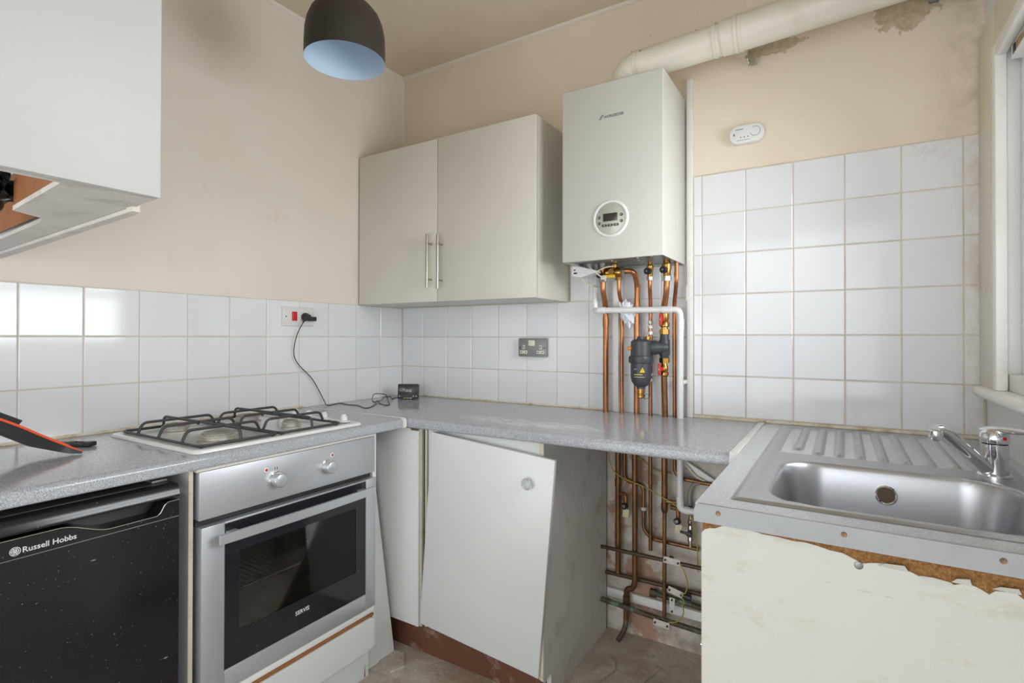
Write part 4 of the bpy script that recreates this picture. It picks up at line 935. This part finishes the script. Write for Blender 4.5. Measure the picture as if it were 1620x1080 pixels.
h4 = under('short green-stained pipe with end cap behind the clamps', [(1.335, -.032, .205), (1.60, -.032, .19)], .010, M_VERD)
part('end_cap', nut((1.345, -.034, .205), (1, 0, 0), .016, .024), M_DARKPIPE, h4); part('black_cap', cyl(BM(), (1.462, -.06, .236), (1.494, -.06, .234), .012), M_BLACK, h4)
b = BM(); prism(b, [(1.148, -.001, .172), (1.62, -.001, .166), (1.62, -.001, .132), (1.148, -.001, .138)], (0, -.014, 0)); single('white_trunking', b, M_TRUNK, 'white trunking along the wall near the floor under the worktop', 'trunking')
# capped tees with cream tags
for (x, z), lab in (((1.242, .552), 'capped pipe end with cream plastic tag beside the left pipes'), ((1.446, .530), 'capped pipe end with cream plastic tag below the white elbow')):
    o = thing('capped_pipe_end', (x, -.03, z-.06), lab, 'pipe cap', 'capped ends under the worktop')
    part('ring_nut', lathe(BM(), [(.0125, 0), (.0125, .012), (.010, .014), (.006, .013), (.005, .008)], (x, -.060, z-.02), (-.15, -1, 0), 16), M_BLACK, o)
    part('cap_face', lathe(BM(), [(0, .0135), (.0065, .0130)], (x-.001, -.060, z-.02), (-.15, -1, 0), 14), M_NICKEL, o)
    part('stub', tube(BM(), smooth_path([(x-.03, -.045, z+.022), (x-.006, -.05, z+.020), (x, -.055, z+.004), (x, -.055, z-.015)], 5), .0085, 12), M_OLDCOP, o)
    part('tag', obox(BM(), (x+.002, -.058, z-.048), (.026, .012, .034), (.1, .1, .2), .003), M_CAPCREAM, o)
# white elbow continuing below
o = thing('waste_pipe', (1.45, -.06, .55), 'white plastic waste pipe dropping to an elbow behind the sink worktop', 'pipe')
part('pipe', tube(BM(), fillet([(1.453, -.06, ZT), (1.455, -.062, .555), (1.60, -.062, .553)], .02, 6), .0115, 16), M_OVERFLOW, o)
part('socket', tube(BM(), fillet([(1.4545, -.062, .602), (1.455, -.062, .555), (1.492, -.062, .5545)], .02, 6), .0135, 16), M_OVERFLOW, o)
# stop valve with black lever
o = thing('stop_valve', (1.486, -.03, .405), 'chrome stop valve with black lever on the pipe by the sink unit', 'valve')
part('body', lathe(BM(), [(.0075, .0), (.0075, .02), (.011, .022), (.011, .036), (.008, .04), (.010, .048), (.010, .075), (.008, .08), (.011, .085), (.011, .10), (.0075, .104), (.0075, .15)], (1.486, -.035, .413), (0, 0, 1), 12), M_NICKEL, o)
b = BM(); cyl(b, (1.486, -.045, .470), (1.486, -.070, .470), .009, n=12); obox(b, (1.478, -.066, .471), (.046, .010, .009), (0, .12, 0), .003); part('black_lever', b, M_BLACK, o)
# grey hose, boards and battens
single('grey_hose', tube(BM(), smooth_path([(1.52, -.03, .655), (1.497, -.03, .645), (1.482, -.03, .61), (1.482, -.03, .565)], 6), .007, 12), M_GREYFLEX, 'grey flexible hose curving down to the stop valve', 'hose')
b = BM(); prism(b, [(1.448, -.004, .738), (1.62, -.004, .640), (1.62, -.004, .616), (1.448, -.004, .714)], (0, -.016, 0)); single('white_batten', b, M_TRUNK, 'white diagonal strip on the wall beneath the worktop joint', 'batten')
single('white_cable', tube(BM(), smooth_path([(1.47, -.026, .712), (1.505, -.028, .676), (1.535, -.028, .662), (1.60, -.025, .615)], 6), .0045, 8), M_CABLE, 'cream cable sagging below the diagonal white strip', 'cable')
# earth wires
single('earth_wire', tube(BM(), smooth_path([(1.200, -.06, .853), (1.187, -.075, .80), (1.180, -.075, .735), (1.195, -.075, .672), (1.235, -.078, .646), (1.278, -.08, .635), (1.348, -.072, .612), (1.396, -.072, .590), (1.431, -.066, .573), (1.46, -.06, .545)], 6), .0022, 8), M_YELWIRE, 'yellow-green earth wire looping across the upper pipes', 'wire', 'earth wires')
single('earth_wire', tube(BM(), smooth_path([(1.225, -.012, .80), (1.254, -.012, .745), (1.29, -.012, .712), (1.328, -.012, .687), (1.36, -.012, .674), (1.41, -.012, .671)], 6), .0022, 8), M_YELWIRE, 'yellow-green earth wire running behind the middle pipes', 'wire', 'earth wires')
single('earth_wire', tube(BM(), smooth_path([(1.462, -.086, .362), (1.478, -.085, .33), (1.486, -.08, .292), (1.478, -.08, .258), (1.462, -.08, .248)], 6), .0022, 8), M_YELWIRE, 'yellow earth wire hanging between the upper two clamps', 'wire', 'earth wires')
single('earth_wire', tube(BM(), smooth_path([(1.464, -.08, .238), (1.474, -.08, .225), (1.466, -.08, .208), (1.470, -.08, .200), (1.470, -.08, .176), (1.452, -.085, .148), (1.418, -.09, .136)], 6), .0022, 8), M_YELWIRE, 'yellow earth wire curling down to the lowest clamp', 'wire', 'earth wires')
single('earth_wire', tube(BM(), smooth_path([(1.480, -.06, .56), (1.506, -.06, .50), (1.514, -.055, .44), (1.516, -.05, .33)], 6), .0022, 8), M_YELWIRE, 'green-yellow earth wire beside the sink unit edge', 'wire', 'earth wires')
for (x, y, z), (sx, sz), ry, lab in (((1.431, -.090, .366), (.062, .024), .05, 'white earth clamp tag on the upper horizontal pipe'), ((1.441, -.076, .249), (.056, .024), .22, 'white earth clamp tag tilted on the middle pipe'),
                                    ((1.428, -.074, .196), (.020, .056), .02, 'white earth clamp tag hanging upright'), ((1.392, -.090, .124), (.060, .024), .05, 'white earth clamp tag lowest near the floor')):
    o = thing('earth_clamp', (x, y, z-sz/2), lab, 'earth clamp', 'earth clamps')
    part('tag', obox(BM(), (x, y, z), (sx, .0012, sz), (0, ry, 0), .0004), M_TAG, o)
    part('strap', obox(BM(), (x-.1*sx, y+.014, z), (.016, .026, .021), (0, ry, 0), .003), M_DARKPIPE, o)
    for s_ in (-.38, .38):
        dx, dz = (sx*s_, 0) if sx > sz else (0, sz*s_)
        part('screw', cyl(BM(), (x+dx, y-.001, z+dz - dx*ry), (x+dx, y-.006, z+dz - dx*ry), .004, n=8), M_DARKPIPE, o)

# ================================================================== SOCKETS, METER DISPLAY, CORD
cs = thing('cooker_switch', (0, -.636, 1.238), 'white wall switch plate with red rocker on the left tiles', 'switch')
part('plate', box(BM(), (-.001, -.713, 1.240), (.010, -.561, 1.319), .003), M_SOCKW, cs)
part('red_rocker', box(BM(), (.009, -.672, 1.262), (.0155, -.648, 1.300), .002), M_RED, cs)
part('rocker_frame', box(BM(), (.0095, -.676, 1.258), (.0115, -.644, 1.304), .001), M_SOCKW, cs)
part('socket_switch', box(BM(), (.0095, -.588, 1.284), (.0135, -.572, 1.308), .001), M_SOCKW, cs)
for y in (-.698,): part('plate_screw', lathe(BM(), [(0, .001), (.0028, .0008), (.003, 0)], (.010, y, 1.279), (1, 0, 0), 12), M_BLACK, cs)
pg = thing('power_plug', (.03, -.605, 1.255), 'black mains plug in the cooker switch with its lead trailing to the corner', 'plug')
b = BM(); lathe(b, [(.018, 0), (.018, .006), (.016, .014), (.012, .022), (.011, .028), (0, .029)], (.0138, -.610, 1.279), (1, 0, 0), 20); part('body', b, M_BLACK, pg)
part('adaptor', box(BM(), (.014, -.600, 1.262), (.038, -.568, 1.281), .003), M_BLACK, pg); part('cord_grip', cyl(BM(), (.034, -.620, 1.275), (.034, -.635, 1.254), .005, .003, 12), M_BLACK, pg)
cz = W+.0028
cord_pts = [(.034, -.634, 1.256), (.018, -.652, 1.202), (.014, -.664, 1.131), (.013, -.643, 1.081), (.013, -.574, 1.015), (.013, -.535, .957), (.022, -.515, .912), (.055, -.522, cz), (.034, -.442, cz), (.104, -.455, cz), (.165, -.452, cz), (.262, -.495, cz), (.219, -.408, cz), (.135, -.31, cz+.004), (.20, -.35, cz), (.262, -.383, cz), (.258, -.352, cz), (.172, -.275, cz+.002), (.135, -.251, W+.028), (.096, -.253, W+.032), (.085, -.283, W+.030), (.16, -.36, W+.010), (.15, -.31, cz+.004), (.118, -.262, cz+.002), (.095, -.226, cz+.010), (.12, -.21, cz+.012), (.125, -.20, cz), (.090, -.155, cz), (.10, -.125, cz), (.140, -.140, W+.012)]
part('power_cord', tube(BM(), smooth_path(cord_pts, 8), .0020, 8), M_BLACK, pg)
ang = math.atan2(.054, .085)
md = thing('energy_display', (.178, -.142, W), 'small black smart energy display standing on the corner worktop', 'display', rot=(0, 0, ang))
md.location = (.174, -.142, W+.0002)
tl = Matrix.Rotation(-.14, 4, 'X')
def loc(b, m=tl): bmesh.ops.transform(b, matrix=m, verts=b.verts[:]); return b
part('case', loc(box(BM(), (-.051, -.010, .0015), (.051, .010, .0735), .005, 3)), M_BLACK, md)
part('screen', loc(box(BM(), (-.045, -.0112, .024), (.045, -.0098, .069), .0005)), M_SCREEN, md)
b = BM()
for x, z, w_, h_ in ((-.022, .044, .006, .006), (-.010, .034, .003, .012), (-.003, .034, .003, .012), (.006, .034, .004, .010), (.013, .034, .004, .010)): box(b, (x-w_/2, -.0115, z), (x+w_/2, -.0111, z+h_))
part('screen_digits', loc(b), M_GREYPLATE, md)
for i, x in enumerate((-.041, -.028, -.0145, 0, .013, .026, .040)):
    part('button', loc(lathe(BM(), [(0, .0024), (.0035, .002), (.004, 0)], (x, -.010, .014), (0, -1, 0), 12)), M_GREYPLATE if i in (0, 5, 6) else M_FILTER, md)
for x, m_ in ((-.0155, M_LIME), (-.001, M_INKWHITE), (.0135, M_INKWHITE)): part('light_bar', loc(box(BM(), (x-.006, -.0114, .0035), (x+.006, -.0098, .0062))), m_, md)
part('stand', loc(box(BM(), (-.03, .010, .002), (.03, .018, .05), .004)), M_BLACK, md)
# metal-clad double socket
ds = thing('double_socket', (.798, 0, 1.108), 'grey metal double power socket on the back wall tiles', 'socket')
part('box', box(BM(), (.727, -.024, 1.108), (.869, -.0005, 1.190), .004), M_SOCKG, ds)
part('switch_pair', box(BM(), (.781, -.0285, 1.156), (.813, -.0238, 1.181), .0015), M_SHUT, ds)
for s_, x in ((-1, .7555), (1, .8405)):
    part('earth_shutter', box(BM(), (x-.006, -.0252, 1.141), (x+.006, -.0238, 1.159), .001), M_SHUT, ds)
    part('earth_slot', box(BM(), (x-.002, -.0256, 1.145), (x+.002, -.0250, 1.155)), M_BLACK, ds)
    part('pin_shutter', box(BM(), (x-.0185, -.0252, 1.121), (x+.0185, -.0238, 1.135), .001), M_SHUT, ds)
    for dx in (-.011, .011): part('pin_slot', box(BM(), (x+dx-.003, -.0256, 1.126), (x+dx+.003, -.0250, 1.130)), M_BLACK, ds)
for x in (.736, .861): part('plate_screw', lathe(BM(), [(0, .0012), (.003, .001), (.0034, 0)], (x, -.024, 1.147), (0, -1, 0), 12), M_BLACK, ds)

# ================================================================== STRAP on the left worktop
sp = thing('padded_strap', (.26, -1.56, W), 'black padded strap with orange edging resting on the left worktop', 'strap')
path = [Vector(p) for p in ((.292, -1.503, W+.0075), (.262, -1.545, W+.026), (.232, -1.590, W+.056), (.205, -1.635, W+.088), (.17, -1.70, W+.125), (.13, -1.78, W+.150))]
path = smooth_path(path, 6); wid = Vector((-.81, -.38, .12)).normalized()
def ribbon(off0, off1, w0, w1, taper=True, start=0, wo=0.0):
    b = BM(); prev = None; N_ = len(path)
    for i in range(start, N_):
        p = path[i]; tg = (path[min(i+1, N_-1)]-path[max(i-1, 0)]).normalized(); nr = wid.cross(tg).normalized()
        if nr.z < 0: nr = -nr
        s_ = min(1, .32+i/10) if taper else 1
        q = [p+wid*(w0*s_+wo)+nr*off0*s_, p+wid*(w1*s_+wo)+nr*off0*s_, p+wid*(w1*s_+wo)+nr*off1*s_, p+wid*(w0*s_+wo)+nr*off1*s_]
        q = [b.verts.new(v) for v in q]
        if prev:
            for k in range(4): b.faces.new([prev[k], prev[(k+1) % 4], q[(k+1) % 4], q[k]])
        else: b.faces.new(q[::-1])
        prev = q
    b.faces.new(prev); return b
part('padding', ribbon(-.014, .003, -.045, .045), M_BLACK, sp)
part('orange_edging', ribbon(.0035, .009, -.0455, .0455), M_ORANGE, sp, 'bright orange edging')
part('top_flap', ribbon(.010, .022, -.038, .038, start=17), M_BLACK, sp)
bk = thing('plastic_buckle', (.175, -1.458, W), 'black plastic side-release buckle lying beside the strap tip', 'buckle', rot=(0, 0, math.radians(26)))
bk.location = (.178, -1.461, W+.0003)
b = BM(); box(b, (-.040, -.013, 0), (-.012, .013, .013), .003); box(b, (-.012, -.013, .001), (.030, -.007, .012), .002); box(b, (-.012, .007, .001), (.030, .013, .012), .002); box(b, (.022, -.013, .001), (.044, .013, .014), .003); box(b, (-.012, -.003, .003), (.022, .003, .010), .001); part('clip', b, M_BLACK, bk)
part('prong', box(BM(), (-.052, -.010, .002), (-.0405, .010, .012), .003), M_BLACK, bk)

part('screed_fragment', prism(BM(), [(1.165, -.46, .0002), (1.175, -.33, .0002), (1.19, -.25, .0002), (1.225, -.20, .0002), (1.262, -.215, .0002), (1.275, -.27, .0002), (1.25, -.36, .0002), (1.235, -.47, .0002)], (0, 0, .008)), M_FLOOR, floor)
part('screed_fragment', prism(BM(), [(1.33, -.55, .0002), (1.345, -.30, .0002), (1.39, -.16, .0002), (1.412, -.165, .0002), (1.375, -.31, .0002), (1.365, -.56, .0002)], (0, 0, .005)), M_FLOOR, floor)
part('screed_fragment', prism(BM(), [(.46, -.60, .0002), (.50, -.66, .0002), (.60, -.69, .0002), (.62, -.64, .0002), (.56, -.58, .0002)], (0, 0, .005)), M_FLOOR, floor)

# ================================================================== PENDANT LAMP
LP = Vector((.630, -.930, 2.068)); R_ = .1235
la = thing('pendant_lamp', (LP.x, LP.y, LP.z), 'black dome pendant lamp with white inside tinted with bluish window light hanging from the ceiling', 'lamp')
prof = [(R_, 0), (R_*1.0, .045), (R_*.985, .085), (R_*.94, .115), (R_*.85, .143), (R_*.70, .166), (R_*.50, .182), (R_*.28, .190), (.012, .192)]
part('shade', lathe(BM(), prof, LP, (0, 0, 1), 56), M_LAMPOUT, la)
part('shade_lining', lathe(BM(), [(R_, 0)] + [(r_-.003, h-.003) for r_, h in prof[1:-1]] + [(0, .186)], LP, (0, 0, 1), 56), M_LAMPIN, la, 'white lining with bluish window light in its colour')
part('lamp_holder', lathe(BM(), [(0, .130), (.016, .132), (.018, .15), (.018, .185)], LP, (0, 0, 1), 20), M_WHITE, la)
b = BM(); tube(b, fillet([LP+Vector((-.012, 0, .191)), LP+Vector((-.012, 0, .212)), LP+Vector((.012, 0, .212)), LP+Vector((.012, 0, .191))], .009, 5), .0022, 8); part('hanging_loop', b, M_NICKEL, la)
part('cable', tube(BM(), [LP+Vector((0, 0, .200)), Vector((LP.x, LP.y, CZ-.03))], .003, 8), M_BLACK, la)
part('ceiling_rose', lathe(BM(), [(0, -.035), (.012, -.035), (.04, -.02), (.045, 0)], (LP.x, LP.y, CZ-.0005), (0, 0, 1), 28), M_WHITE, la)
bpy.context.view_layer.update()
